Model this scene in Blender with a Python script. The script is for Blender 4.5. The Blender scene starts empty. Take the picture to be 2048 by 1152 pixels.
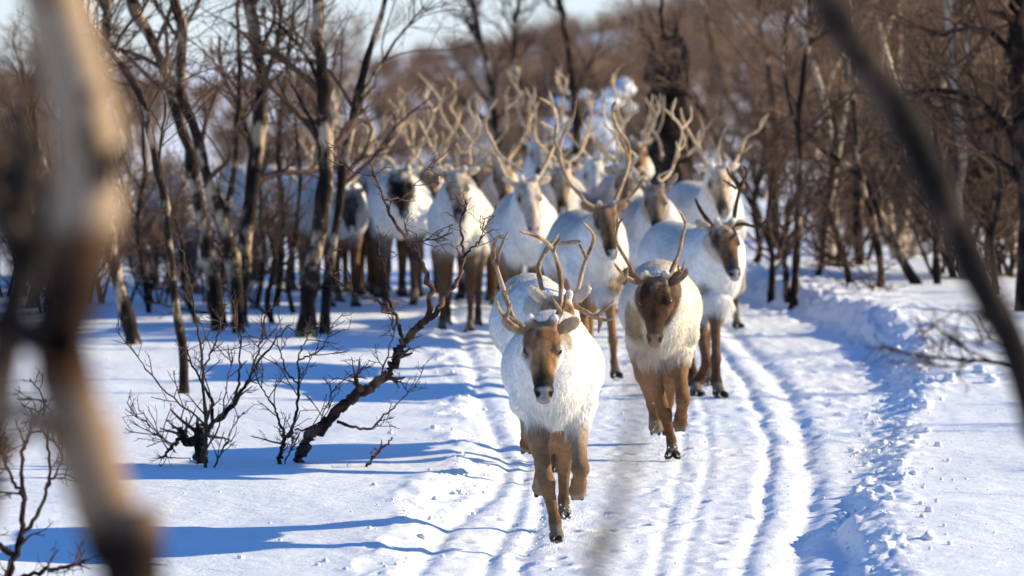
import bpy, math, random
import numpy as np
from mathutils import Vector, Matrix, Euler

# ------------------------------------------------------------------ camera, sky, sun, exposure
SC = bpy.context.scene
COL = SC.collection
R = math.radians
FPX, H, HOR = 11378.0, 2.026, 170.0            # 200 mm lens in photo pixels, eye height, horizon row
PITCH = math.atan((576 - HOR) / FPX)
cam = bpy.data.cameras.new('camera')
cam_ob = bpy.data.objects.new('camera', cam); COL.objects.link(cam_ob)
cam.lens = 200; cam.sensor_width = 36; cam.clip_start = 0.1; cam.clip_end = 6000
cam_ob.location = (0, 0, H); cam_ob.rotation_euler = (math.pi / 2 - PITCH, 0, 0)
cam.dof.use_dof = True; cam.dof.focus_distance = 26.6; cam.dof.aperture_fstop = 4.2
SC.camera = cam_ob

SUN_EL, SUN_AZ = R(22), R(11)                     # azimuth: degrees behind the picture's right
sv = Vector((math.cos(SUN_EL) * math.cos(SUN_AZ), math.cos(SUN_EL) * math.sin(SUN_AZ), math.sin(SUN_EL)))
w = bpy.data.worlds.new('World'); SC.world = w; w.use_nodes = True
nt = w.node_tree
bg = nt.nodes['Background']
sky = nt.nodes.new('ShaderNodeTexSky'); sky.sky_type = 'NISHITA'; sky.sun_disc = False
sky.sun_elevation = SUN_EL; sky.sun_rotation = math.pi / 2 - SUN_AZ
sky.air_density = 1.0; sky.dust_density = 0.0; sky.ozone_density = 10.0
_tc = nt.nodes.new('ShaderNodeTexCoord'); _sx = nt.nodes.new('ShaderNodeSeparateXYZ'); _mr = nt.nodes.new('ShaderNodeMapRange'); _mx = nt.nodes.new('ShaderNodeMix')
_mx.data_type = 'RGBA'; _mr.inputs[1].default_value = -.01; _mr.inputs[2].default_value = .10; _mr.inputs[3].default_value = .85; _mr.inputs[4].default_value = 0
nt.links.new(_tc.outputs['Generated'], _sx.inputs[0]); nt.links.new(_sx.outputs[2], _mr.inputs[0]); nt.links.new(_mr.outputs[0], _mx.inputs[0])
nt.links.new(sky.outputs[0], _mx.inputs[6]); _mx.inputs[7].default_value = (4.5, 4.9, 5.3, 1)      # pale winter haze low over the horizon
nt.links.new(_mx.outputs[2], bg.inputs[0]); bg.inputs[1].default_value = 0.125
sl = bpy.data.lights.new('sun', 'SUN'); sl.energy = 5.0; sl.angle = R(0.53); sl.color = (1.0, 0.85, 0.56)
so = bpy.data.objects.new('sun', sl); COL.objects.link(so)
so.rotation_euler = (-sv).to_track_quat('-Z', 'Y').to_euler(); so.location = (20, 10, 20)
SC.view_settings.view_transform = 'Standard'; SC.view_settings.look = 'None'
SC.view_settings.exposure = 0.7; SC.view_settings.gamma = 1; SC.view_settings.use_curve_mapping = False
SC.render.engine = 'CYCLES'
SC.cycles.max_bounces = 5; SC.cycles.diffuse_bounces = 3; SC.cycles.use_denoising = True

# ------------------------------------------------------------------ helpers
def at(px, py, d):                                # photo pixel at depth d -> world point
    f = Vector((0, math.cos(PITCH), -math.sin(PITCH))); u = Vector((0, math.sin(PITCH), math.cos(PITCH)))
    v = f * FPX + Vector((1, 0, 0)) * (px - 1024) - u * (py - 576)
    return Vector((0, 0, H)) + v * (d / v.y)

def dep(py): return 27347.0 / (py + 1.8)          # depth of a ground point seen on row py
def Xp(px, d): return (px - 1024) * d / FPX

def tag(o, label=None, cat=None, group=None, kind=None):
    if label: o['label'] = label
    if cat: o['category'] = cat
    if group: o['group'] = group
    if kind: o['kind'] = kind
    return o

def empty(name, loc, rz=0):
    o = bpy.data.objects.new(name, None); COL.objects.link(o)
    o.location = loc; o.rotation_euler = (0, 0, rz); o.empty_display_size = 0.2
    return o

def mesh_np(name, V, F, mat, parent=None, smooth=True, col=None):
    V = np.asarray(V, np.float32); me = bpy.data.meshes.new(name)
    groups = F if isinstance(F, list) else [F]
    groups = [np.asarray(g, np.int32) for g in groups if len(g)]
    me.vertices.add(len(V)); me.vertices.foreach_set('co', V.ravel())
    nl = sum(g.size for g in groups); nf = sum(len(g) for g in groups)
    me.loops.add(nl); me.polygons.add(nf)
    me.loops.foreach_set('vertex_index', np.concatenate([g.ravel() for g in groups]))
    tot = np.concatenate([np.full(len(g), g.shape[1], np.int32) for g in groups])
    st = np.concatenate([[0], np.cumsum(tot)[:-1]]).astype(np.int32)
    me.polygons.foreach_set('loop_start', st)
    me.polygons.foreach_set('use_smooth', np.full(nf, smooth))
    me.update(calc_edges=True)
    if col is not None:
        a = me.color_attributes.new('Col', 'FLOAT_COLOR', 'POINT')
        c = np.ones((len(V), 4), np.float32); c[:, :3] = col
        a.data.foreach_set('color', c.ravel())
    me.materials.append(mat)
    o = bpy.data.objects.new(name, me); COL.objects.link(o)
    if parent: o.parent = parent
    return o

def copy_tree(o, parent=None):
    c = o.copy(); COL.objects.link(c)
    if parent: c.parent = parent
    for ch in o.children: copy_tree(ch, c)
    return c

# noise
def _h(i, j, s):
    n = (i.astype(np.int64) * 374761393 + j.astype(np.int64) * 668265263 + s * 1442695041) & 0xffffffff
    n = ((n ^ (n >> 13)) * 1274126177) & 0xffffffff
    n = n ^ (n >> 16)
    return (n & 0xffff) / 32767.5 - 1.0
def vnoise(x, y, s=0):
    x = np.asarray(x, float); y = np.asarray(y, float)
    i = np.floor(x); j = np.floor(y); u = x - i; v = y - j
    u = u * u * u * (u * (u * 6 - 15) + 10); v = v * v * v * (v * (v * 6 - 15) + 10)
    a = _h(i, j, s); b = _h(i + 1, j, s); c = _h(i, j + 1, s); d = _h(i + 1, j + 1, s)
    return (a * (1 - u) + b * u) * (1 - v) + (c * (1 - u) + d * u) * v
def fbm(x, y, o=4, s=0):
    t = 0; a = 1.0; n = 0
    for k in range(o):
        t = t + a * vnoise(x * 2 ** k + k * 7.3, y * 2 ** k - k * 3.1, s + k); n += a; a *= .5
    return t / n
def sst(a, b, x):
    t = np.clip((x - a) / (b - a), 0, 1); return t * t * (3 - 2 * t)

# ------------------------------------------------------------------ materials
def mat(name, rough=.8, spec=.2):
    m = bpy.data.materials.new(name); m.use_nodes = True
    b = m.node_tree.nodes['Principled BSDF']
    b.inputs['Roughness'].default_value = rough; b.inputs['Specular IOR Level'].default_value = spec
    return m, m.node_tree, b
def node(t, kind, **kw):
    n = t.nodes.new(kind)
    for k, v in kw.items(): setattr(n, k, v)
    return n
def noise_node(t, scale, detail=4, coord='Object', stretch=None, rough=.55):
    tc = node(t, 'ShaderNodeTexCoord'); mp = node(t, 'ShaderNodeMapping'); nz = node(t, 'ShaderNodeTexNoise')
    t.links.new(tc.outputs[coord], mp.inputs[0]); t.links.new(mp.outputs[0], nz.inputs[0])
    if stretch: mp.inputs['Scale'].default_value = stretch
    nz.inputs['Scale'].default_value = scale; nz.inputs['Detail'].default_value = detail; nz.inputs['Roughness'].default_value = rough
    return nz
def ramp(t, src, stops):
    r = node(t, 'ShaderNodeValToRGB'); e = r.color_ramp.elements
    while len(e) < len(stops): e.new(.5)
    for k, (p, c) in enumerate(stops):
        e[k].position = p; e[k].color = (*c, 1)
    t.links.new(src, r.inputs[0]); return r
def bump(t, b, src, strength, dist):
    bp = node(t, 'ShaderNodeBump'); bp.inputs['Strength'].default_value = strength; bp.inputs['Distance'].default_value = dist
    t.links.new(src, bp.inputs['Height']); t.links.new(bp.outputs[0], b.inputs['Normal'])

def make_snow():
    m, t, b = mat('snow', .55, .25)
    n = noise_node(t, 1.3, 5)
    r = ramp(t, n.outputs[0], [(.3, (.80, .84, .90)), (.7, (.88, .90, .93))]); t.links.new(r.outputs[0], b.inputs['Base Color'])
    n2 = noise_node(t, 55, 5, rough=.75); n3 = noise_node(t, 9, 4)
    ad = node(t, 'ShaderNodeMath', operation='MULTIPLY_ADD'); ad.inputs[1].default_value = 2.5
    t.links.new(n3.outputs[0], ad.inputs[0]); t.links.new(n2.outputs[0], ad.inputs[2])
    bump(t, b, ad.outputs[0], .55, .014)
    return m
def make_bark(name, dark, mid, pale, scale, lo=.42, hi=.6, zs=.55):
    m, t, b = mat(name, .85, .15)
    n = noise_node(t, scale, 5, stretch=(1, 1, zs), rough=.65)
    r = ramp(t, n.outputs[0], [(lo - .08, dark), (lo + .04, mid), (hi, pale)]); t.links.new(r.outputs[0], b.inputs['Base Color'])
    n2 = noise_node(t, scale * 6, 4, stretch=(1, 1, .4)); bump(t, b, n2.outputs[0], .8, .01)
    return m
def make_col(name, rough=.9, spec=.1, sheen=0, nscale=0, trans=0):
    m, t, b = mat(name, rough, spec)
    a = node(t, 'ShaderNodeVertexColor'); a.layer_name = 'Col'
    if nscale:
        n = noise_node(t, nscale, 4); r = ramp(t, n.outputs[0], [(.3, (.72, .72, .72)), (.7, (1.12, 1.12, 1.12))])
        mx = node(t, 'ShaderNodeMix', data_type='RGBA', blend_type='MULTIPLY'); mx.inputs[0].default_value = 1
        t.links.new(a.outputs[0], mx.inputs[6]); t.links.new(r.outputs[0], mx.inputs[7]); src = mx.outputs[2]
        bump(t, b, n.outputs[0], .4, .01)
    else: src = a.outputs[0]
    t.links.new(src, b.inputs['Base Color'])
    return m
M_SNOW = make_snow()
M_BARK = make_bark('birch_bark', (.010, .007, .005), (.04, .024, .017), (.46, .34, .22), 7, .48, .62)
M_BARKD = make_bark('dark_bark', (.007, .005, .004), (.022, .014, .011), (.10, .065, .045), 9, .48, .66)
M_BARKP = make_bark('pale_birch_bark', (.03, .02, .015), (.30, .22, .15), (.62, .50, .37), 5, .40, .56)
M_BARKF = make_bark('blotched_birch_bark', (.022, .012, .007), (.10, .055, .03), (.50, .37, .24), 3.4, .49, .57, .6)
def make_banded(z0, z1):
    m, t, b = mat('banded_birch_bark', .85, .12)
    n = noise_node(t, 9, 4, rough=.6); tc = node(t, 'ShaderNodeTexCoord'); sx = node(t, 'ShaderNodeSeparateXYZ'); t.links.new(tc.outputs['Object'], sx.inputs[0])
    mr = node(t, 'ShaderNodeMapRange'); mr.inputs[1].default_value = z0; mr.inputs[2].default_value = z1; t.links.new(sx.outputs[2], mr.inputs[0])
    ad = node(t, 'ShaderNodeMath', operation='MULTIPLY_ADD'); ad.inputs[1].default_value = .10; t.links.new(n.outputs[0], ad.inputs[0]); t.links.new(mr.outputs[0], ad.inputs[2])
    D, T, M = (.022, .010, .006), (.37, .26, .165), (.08, .038, .02)
    r = ramp(t, ad.outputs[0], [(.05, T), (.13, D), (.19, D), (.25, (.26, .17, .105)), (.41, (.26, .17, .105)), (.47, M), (.52, D), (.62, D), (.70, M), (.76, T)]); t.links.new(r.outputs[0], b.inputs['Base Color'])
    bump(t, b, n.outputs[0], .6, .01); return m
M_RED = make_bark('red_birch_bark', (.014, .008, .006), (.075, .038, .026), (.24, .14, .09), 11, .46, .64)
M_TWIG = make_bark('twig_bark', (.030, .018, .013), (.075, .044, .030), (.15, .09, .06), 6, .40, .65)
M_TWIGR = make_bark('twig_reddish', (.045, .027, .018), (.15, .092, .06), (.34, .22, .145), 3, .40, .65)
M_SKIN = make_col('deer_skin', .9, .08, nscale=38)
M_FUR = make_col('deer_fur', .85, .12)
M_ANT = make_bark('antler_bone', (.10, .055, .019), (.24, .14, .075), (.50, .36, .22), 9, .38, .62, 1)
M_ANTP = make_bark('pale_antler_bone', (.26, .15, .075), (.48, .32, .18), (.70, .54, .36), 7, .36, .6, 1)
M_ANTD = make_bark('dark_antler_bone', (.03, .017, .012), (.07, .04, .026), (.20, .12, .07), 9, .42, .7, 1)
M_HOOF, _t, _b = mat('hoof_horn', .45, .4); _b.inputs['Base Color'].default_value = (.022, .018, .016, 1)
M_EYE, _t, _b = mat('eye', .16, .3); _b.inputs['Base Color'].default_value = (.006, .004, .003, 1)

# ------------------------------------------------------------------ tubes
def tubes(items, sides=5, cap=True):
    """items: list of (points (n,3), radii (n,)); returns verts, [quads]"""
    by = {}
    for p, r in items: by.setdefault(len(p), []).append((p, r))
    VV, QQ, off = [], [], 0
    ang = np.arange(sides) * 2 * np.pi / sides; ca, sa = np.cos(ang), np.sin(ang)
    for n, L in by.items():
        P = np.array([a for a, _ in L], float); Rr = np.array([b for _, b in L], float); N = len(L)
        T = np.empty_like(P); T[:, 1:-1] = P[:, 2:] - P[:, :-2]; T[:, 0] = P[:, 1] - P[:, 0]; T[:, -1] = P[:, -1] - P[:, -2]
        T /= np.linalg.norm(T, axis=2, keepdims=True) + 1e-9
        D = P[:, -1] - P[:, 0]; D /= np.linalg.norm(D, axis=1, keepdims=True) + 1e-9
        ref = np.where(np.abs(D[:, 2:3]) > .8, np.array([[0.13, 1, 0.05]]), np.array([[.07, .11, 1]]))[:, None, :]
        U = np.cross(T, np.broadcast_to(ref, T.shape)); U /= np.linalg.norm(U, axis=2, keepdims=True) + 1e-9
        W = np.cross(T, U)
        V = P[:, :, None, :] + Rr[:, :, None, None] * (U[:, :, None, :] * ca[None, None, :, None] + W[:, :, None, :] * sa[None, None, :, None])
        VV.append(V.reshape(-1, 3))
        b = off + np.arange(N)[:, None, None] * n * sides + np.arange(n - 1)[None, :, None] * sides
        k = np.arange(sides)[None, None, :]; k2 = (k + 1) % sides
        QQ.append(np.stack([b + k2, b + k, b + sides + k, b + sides + k2], -1).reshape(-1, 4))
        off += N * n * sides
    return np.concatenate(VV), np.concatenate(QQ)

def smooth_line(pts, n):
    P = np.array([tuple(p) for p in pts], float)
    if len(P) < 3:
        t = np.linspace(0, 1, n)[:, None]; return P[0] * (1 - t) + P[-1] * t
    s = np.concatenate([[0], np.cumsum(np.linalg.norm(np.diff(P, axis=0), axis=1))]); q = np.linspace(0, s[-1], n)
    Q = np.vstack([2 * P[0] - P[1], P, 2 * P[-1] - P[-2]])
    out = []
    for v in q:
        i = min(max(np.searchsorted(s, v, side='right') - 1, 0), len(P) - 2)
        t = (v - s[i]) / (s[i + 1] - s[i] + 1e-9); a, b, c, d = Q[i], Q[i + 1], Q[i + 2], Q[i + 3]
        out.append(.5 * (2 * b + (c - a) * t + (2 * a - 5 * b + 4 * c - d) * t * t + (3 * b - a - 3 * c + d) * t ** 3))
    return np.array(out)

def grow(rng, p, d, length, r0, r1, n, crook, up):
    pts = [np.array(p, float)]; d = np.array(d, float); d /= np.linalg.norm(d)
    for _ in range(n - 1):
        d = d + rng.normal(0, crook, 3) + np.array([0, 0, up]); d /= np.linalg.norm(d)
        pts.append(pts[-1] + d * length / (n - 1))
    return np.array(pts), np.linspace(r0, r1, n)

def sprout(rng, line, rad, k, t0, t1, ang, ln, rr, n, crook, up, taper=.6, rmin=.0012):
    """k side shoots off a polyline"""
    out = []; n0 = len(line)
    for _ in range(k):
        t = rng.uniform(t0, t1); q = t * (n0 - 1); i = min(int(q), n0 - 2); u = q - i
        p = line[i] * (1 - u) + line[i + 1] * u; r = rad[i] * (1 - u) + rad[i + 1] * u
        d = line[i + 1] - line[i]; d = d / (np.linalg.norm(d) + 1e-9)
        v = rng.normal(0, 1, 3); v -= d * v.dot(d); v /= np.linalg.norm(v) + 1e-9
        a = ang * rng.uniform(.7, 1.3)
        dd = d * math.cos(a) + v * math.sin(a)
        L = ln * rng.uniform(.5, 1.25) * (1 - (t - t0) / (t1 - t0 + 1e-6) * (1 - taper))
        out.append(grow(rng, p, dd, L, max(r * rr, rmin), max(r * rr * .35, rmin * .8), n, crook, up))
    return out

def crown(rng, stems, limbs=10, branches=6, twigs=5, ln=(1.0, .55, .28), t0=.25, crook=.16, up=.06, rmin=.0016, ang=(.8, .8, .8)):
    A, B, Cc = [], [], []
    for line, rad in stems:
        A += sprout(rng, line, rad, limbs, t0, 1, ang[0], ln[0], .55, 7, crook, up, rmin=rmin * 2)
    for line, rad in A + [(l[-max(3, len(l) // 3):], q[-max(3, len(l) // 3):]) for l, q in stems]:
        B += sprout(rng, line, rad, branches, .2, 1, ang[1], ln[1], .55, 5, crook * 1.2, up, rmin=rmin * 1.3)
    for line, rad in B:
        Cc += sprout(rng, line, rad, twigs, .1, 1, ang[2], ln[2], .6, 4, crook * 1.4, up, rmin=rmin)
    return A, B, Cc

def tree(name, base, stems, label, group, rng, bark, twig, cat='tree', sides=8, ckw=None, extra=None):
    """stems in coordinates relative to base"""
    root = empty(name, base); tag(root, label, cat, group)
    V, F = tubes(stems, sides); mesh_np('trunk', V, F, bark, root)
    A, B, T = crown(rng, stems, **(ckw or {}))
    if extra: A = A + extra
    if not A: return root
    v1, f1 = tubes(A, 5); parts = [(v1, f1)]
    if B: parts.append(tubes(B, 4))
    if T: parts.append(tubes(T, 3))
    off = 0; Vs, Fs = [], []
    for v, f in parts: Vs.append(v); Fs.append(f + off); off += len(v)
    mesh_np('crown', np.concatenate(Vs), np.concatenate(Fs), twig, root)
    return root

# ------------------------------------------------------------------ ground
_L = [(1152, 770), (1000, 860), (930, 940), (860, 935), (760, 915), (690, 890), (640, 880), (560, 860)]
_R = [(1152, 1685), (1040, 1708), (960, 1728), (860, 1745), (760, 1795), (700, 1770), (640, 1660), (600, 1520), (540, 1440)]
def curve(pts):
    d = np.array([dep(py) for py, _ in pts]); x = np.array([Xp(px, dep(py)) for py, px in pts])
    o = np.argsort(d); d, x = d[o], x[o]
    dd = np.linspace(d[0], d[-1], 60); xx = np.interp(dd, d, x)
    for _ in range(3): xx[1:-1] = (xx[:-2] + 2 * xx[1:-1] + xx[2:]) / 4
    return lambda y: np.interp(y, dd, xx)
EL, ER = curve(_L), curve(_R)
RUTS = [(curve(p), wd, dp) for p, wd, dp in [
    ([(1152, 1475), (1000, 1530), (880, 1540), (770, 1500), (690, 1440), (620, 1370)], .035, .018),
    ([(1152, 1590), (950, 1625), (850, 1610), (770, 1570), (690, 1500), (640, 1440), (600, 1380)], .06, .026),
    ([(1152, 832), (1056, 887), (970, 1000), (923, 1020), (830, 970), (740, 948), (690, 935), (620, 905)], .045, .020),
    ([(1152, 953), (1068, 1004), (978, 1047), (880, 1050), (760, 1030), (650, 1000)], .035, .013),
    ([(1152, 1030), (1033, 1076), (950, 1090), (850, 1090), (740, 1080), (650, 1040)], .035, .015),
    ([(1152, 1305), (1000, 1345), (880, 1365), (770, 1380), (660, 1330)], .025, .008),
    ([(1152, 1360), (1000, 1400), (880, 1420), (770, 1400), (660, 1360)], .025, .007),
]]
def ground(x, y):
    x = np.asarray(x, float); y = np.asarray(y, float)
    yy = np.where(y < 44, y, 44 + 3 * (1 - np.exp(-np.clip(y - 44, 0, 1e4) / 3)))
    z = .0151 * (yy - 25)
    near = sst(12, 20, y) * (1 - sst(48, 62, y)) * (1 - sst(8, 14, np.abs(x)))
    l = EL(np.clip(y, 23, 50)); r = ER(np.clip(y, 23, 50))
    r = r + .10 * fbm(y * .9, x * 0 + 3, 3, 5) * near; l = l + .08 * fbm(y * .9, x * 0 + 9, 3, 6) * near
    trail = sst(l - .10, l + .10, x) * (1 - sst(r - .05, r + .05, x)) * near
    # wind-smoothed open snow
    z = z + .055 * fbm(x / 2.1 + 5, y / 3.2, 3, 1) * (1 - trail) * sst(12, 20, y)
    z = z + .006 * fbm(x / .25, y / .5, 3, 21) * (1 - trail)
    # gentle rolls that shape the left shadows
    z = z + .05 * np.exp(-((y - 28.2) / .9) ** 2) * sst(-.4, -1.4, x) * near
    # trail surface
    z = z - .03 * trail * sst(-.05, .5, x - l)
    z = z + trail * (.0022 * np.sin(y * 2 * np.pi / .33 + 2.5 * fbm(x / .6, y / 1.2, 2, 8)) + .007 * fbm(x / .06, y / .16, 4, 11) + .006 * fbm(x / .35, y / .8, 3, 12))
    z = z - trail * .008 * np.clip(fbm(x / .11, y / .20, 3, 51) - .18, 0, 1) * sst(24, 27, y)
    for c, wd, dp in RUTS:
        e = x - c(y) - .025 * fbm(y / .9, x * 0 + wd * 100, 3, 31)
        g = np.exp(-(e / wd) ** 2); s = np.exp(-((np.abs(e) - wd * 2.2) / (wd * .9)) ** 2)
        z = z + near * (-dp * g + .10 * dp * s) * (1 + .3 * fbm(x / .1, y / .18, 2, 14))
    # left verge: broken crust
    e = l - x
    z = z + near * .026 * np.exp(-((e - .05) / .12) ** 2) * np.clip(.4 + 1.3 * fbm(x / .12, y / .25, 4, 16), 0, 2)
    # right berm and bank
    e = x - r
    bermh = .055 + .06 * sst(31, 38, y)
    z = z + near * bermh * sst(-.02, .26, e) * (1 - .25 * sst(.4, 1.2, e))
    lump = np.abs(fbm(x / .085, y / .2, 4, 17)); amp = .8 * np.exp(-((e - .13) / .14) ** 2) + .75 * sst(33, 36, y) * np.exp(-((e - .35) / .5) ** 2)
    z = z + near * .06 * lump * amp
    z = z + near * .05 * sst(.5, 2.5, e) * sst(34, 42, y)
    # broken lumps inside the far side of the trail
    z = z + near * trail * .03 * np.clip(fbm(x / .13, y / .26, 4, 18), 0, 1) * sst(.9, .2, -e) * sst(29, 34, y)
    # far land: rolling, higher to the right
    far = sst(120, 500, y)
    z = z + far * (1.2 + 6.5 * sst(-.06, .05, x / np.maximum(y, 1))) + sst(60, 160, y) * .5 * fbm(x / 25, y / 60, 3, 40)
    z = z + sst(700, 2200, y) * 10
    return z
def gz(x, y): return float(ground(np.array([x]), np.array([y]))[0])

def axis(segs, lo, hi):
    a = [np.arange(s, e, st) for s, e, st in segs]; c = np.concatenate(a + [[segs[-1][1]]])
    def geo(step, span, end):
        out = []; v = step; t = 0
        while t < span: v *= 1.28; t += v; out.append(min(t, span))
        return np.array(out)
    up = c[-1] + geo(segs[-1][2], hi - c[-1], hi); dn = c[0] - geo(segs[0][2], c[0] - lo, lo)[::-1]
    return np.concatenate([dn, c, up])
xs = axis([(-4.3, -1.0, .033), (-1.0, 2.6, .018), (2.6, 4.6, .03)], -1500, 1500)
ys = axis([(22.3, 35, .034), (35, 47, .05), (47, 60, .3)], -60, 3200)
X, Y = np.meshgrid(xs, ys); Z = ground(X, Y)
_pr = np.random.default_rng(31)
for _k in range(220):                              # hoof prints of the animals that already passed
    py_ = _pr.uniform(23.2, 43); px_ = _pr.uniform(float(EL(py_)) + .05, float(ER(py_)) - .45); rx, ry, dp_ = _pr.uniform(.035, .055), _pr.uniform(.05, .08), _pr.uniform(.004, .018)
    a0, a1 = np.searchsorted(xs, [px_ - .2, px_ + .2]); b0, b1 = np.searchsorted(ys, [py_ - .3, py_ + .3])
    q_ = np.sqrt(((X[b0:b1, a0:a1] - px_) / rx) ** 2 + ((Y[b0:b1, a0:a1] - py_) / ry) ** 2)
    Z[b0:b1, a0:a1] += -dp_ * np.exp(-q_ ** 4) + .35 * dp_ * np.exp(-((q_ - 1.5) / .4) ** 2)
nx, ny = len(xs), len(ys)
i = (np.arange(ny - 1)[:, None] * nx + np.arange(nx - 1)[None, :]).ravel()
g = mesh_np('snow_ground', np.stack([X.ravel(), Y.ravel(), Z.ravel()], 1), np.stack([i, i + 1, i + nx + 1, i + nx], 1), M_SNOW)
tag(g, kind='structure')

# ------------------------------------------------------------------ reindeer: signed distance body
class Body:
    def __init__(s, lo, hi, vox):
        s.lo = np.array(lo, np.float32); s.v = vox
        s.n = np.ceil((np.array(hi) - np.array(lo)) / vox).astype(int) + 1
        s.D = np.full(s.n, .6, np.float32); s.ax = [s.lo[k] + np.arange(s.n[k], dtype=np.float32) * vox for k in range(3)]
    def _sub(s, bl, bh):
        a = np.clip(np.floor((np.array(bl) - s.lo) / s.v).astype(int), 0, s.n - 1); b = np.clip(np.ceil((np.array(bh) - s.lo) / s.v).astype(int) + 1, 1, s.n)
        sl = tuple(slice(a[k], b[k]) for k in range(3))
        return sl, s.ax[0][sl[0]][:, None, None], s.ax[1][sl[1]][None, :, None], s.ax[2][sl[2]][None, None, :]
    def _mix(s, sl, d, k):
        o = s.D[sl]; h = np.maximum(k - np.abs(o - d), 0) / k
        s.D[sl] = np.minimum(o, d) - h * h * k * .25
    def cone(s, a, b, ra, rb, k=.04):
        a = np.array(a, np.float32); b = np.array(b, np.float32); m = max(ra, rb) + k * 1.2 + 3 * s.v
        sl, x, y, z = s._sub(np.minimum(a, b) - m, np.maximum(a, b) + m)
        ab = b - a; L = float(ab.dot(ab)) + 1e-9
        t = np.clip(((x - a[0]) * ab[0] + (y - a[1]) * ab[1] + (z - a[2]) * ab[2]) / L, 0, 1)
        d = np.sqrt((x - a[0] - t * ab[0]) ** 2 + (y - a[1] - t * ab[1]) ** 2 + (z - a[2] - t * ab[2]) ** 2) - (ra + (rb - ra) * t)
        s._mix(sl, d, k)
    def ell(s, c, r, k=.05, M=None):
        c = np.array(c, np.float32); r = np.array(r, np.float32)
        m = (r.max() if M is not None else r) + k * 1.2 + 3 * s.v
        sl, x, y, z = s._sub(c - m, c + m); x = x - c[0]; y = y - c[1]; z = z - c[2]
        if M is not None: x, y, z = (M[0][0] * x + M[0][1] * y + M[0][2] * z, M[1][0] * x + M[1][1] * y + M[1][2] * z, M[2][0] * x + M[2][1] * y + M[2][2] * z)
        k0 = np.sqrt((x / r[0]) ** 2 + (y / r[1]) ** 2 + (z / r[2]) ** 2); k1 = np.sqrt((x / r[0] ** 2) ** 2 + (y / r[1] ** 2) ** 2 + (z / r[2] ** 2) ** 2) + 1e-6
        s._mix(sl, k0 * (k0 - 1) / k1, k)
    def mesh(s):
        D = s.D; S = D < 0
        def c8(A): return [A[i:A.shape[0] - 1 + i, j:A.shape[1] - 1 + j, k:A.shape[2] - 1 + k] for i in (0, 1) for j in (0, 1) for k in (0, 1)]
        cnt = sum(q.astype(np.int8) for q in c8(S)); act = (cnt > 0) & (cnt < 8)
        I = np.argwhere(act); idx = np.full(act.shape, -1, np.int32); idx[act] = np.arange(len(I))
        vals = np.stack([q[act] for q in c8(D)], 1); offs = np.array([(i, j, k) for i in (0, 1) for j in (0, 1) for k in (0, 1)], np.float32)
        acc = np.zeros((len(I), 3), np.float32); num = np.zeros(len(I), np.float32)
        for a in range(8):
            for b in range(a + 1, 8):
                if np.abs(offs[a] - offs[b]).sum() != 1: continue
                va, vb = vals[:, a], vals[:, b]; m = (va < 0) != (vb < 0)
                t = np.where(m, va / (va - vb + 1e-12), 0)
                acc += m[:, None] * (offs[a] + t[:, None] * (offs[b] - offs[a])); num += m
        V = s.lo + (I + acc / num[:, None]) * s.v
        F = []
        for ax in range(3):
            A = np.moveaxis(S, ax, 0); J = np.moveaxis(idx, ax, 0)
            e = A[:-1, 1:-1, 1:-1] != A[1:, 1:-1, 1:-1]; fl = A[:-1, 1:-1, 1:-1][e]
            q = np.stack([J[:, :-1, :-1][e], J[:, 1:, :-1][e], J[:, 1:, 1:][e], J[:, :-1, 1:][e]], 1)
            if ax == 1: fl = ~fl
            q[~fl] = q[~fl][:, ::-1]; F.append(q)
        return V, np.concatenate(F)

def vnormals(V, Q):
    n = np.cross(V[Q[:, 2]] - V[Q[:, 0]], V[Q[:, 3]] - V[Q[:, 1]])
    N = np.zeros_like(V)
    for k in range(4): np.add.at(N, Q[:, k], n)
    return N / (np.linalg.norm(N, axis=1, keepdims=True) + 1e-9), n

def seg_dist(P, a, b):
    a = np.array(a); b = np.array(b); ab = b - a
    t = np.clip(((P - a) @ ab) / (ab @ ab + 1e-9), 0, 1); return np.linalg.norm(P - a - t[:, None] * ab, axis=1), t

def hoof_mesh(parent, p, tip, sc):
    """two splayed toes and two dew claws; p = pastern end, tip = forward direction in xy and slope"""
    f = np.array(tip, float); f /= np.linalg.norm(f); u = np.array([0, 0, 1.]) - f * f[2]; u /= np.linalg.norm(u); sd = np.cross(f, u)
    Vs, Fs, off = [], [], 0
    def blob(c, r, ax):
        nonlocal off
        n, mm = 8, 5; V = []; r = np.array(r) * sc
        for i in range(mm + 1):
            th = math.pi * i / mm
            for j in range(n):
                ph = 2 * math.pi * j / n
                q = np.array([math.sin(th) * math.cos(ph), math.cos(th), math.sin(th) * math.sin(ph)])
                if q[2] < -.35: q[2] = -.35
                V.append(c + ax * q[1] * r[0] + sd * q[0] * r[1] + u * q[2] * r[2])
        Vs.append(np.array(V)); F = [[off + i * n + j, off + i * n + (j + 1) % n, off + (i + 1) * n + (j + 1) % n, off + (i + 1) * n + j] for i in range(mm) for j in range(n)]
        Fs.append(np.array(F)); off += len(V)
    p = np.array(p, float)
    for s in (-1, 1):
        ax = f + sd * s * .22; ax /= np.linalg.norm(ax)
        blob(p + sc * (f * .030 + sd * s * .018 - u * .012), (.035, .019, .025), ax)
        blob(p + sc * (-f * .012 + sd * s * .020 - u * .004), (.016, .009, .014), -u)
    mesh_np('hoof', np.concatenate(Vs), np.concatenate(Fs), M_HOOF, parent)

WHITE = (.82, .79, .73)
def lerp3(a, b, t): return a * (1 - t[:, None]) + np.array(b) * t[:, None]

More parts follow.
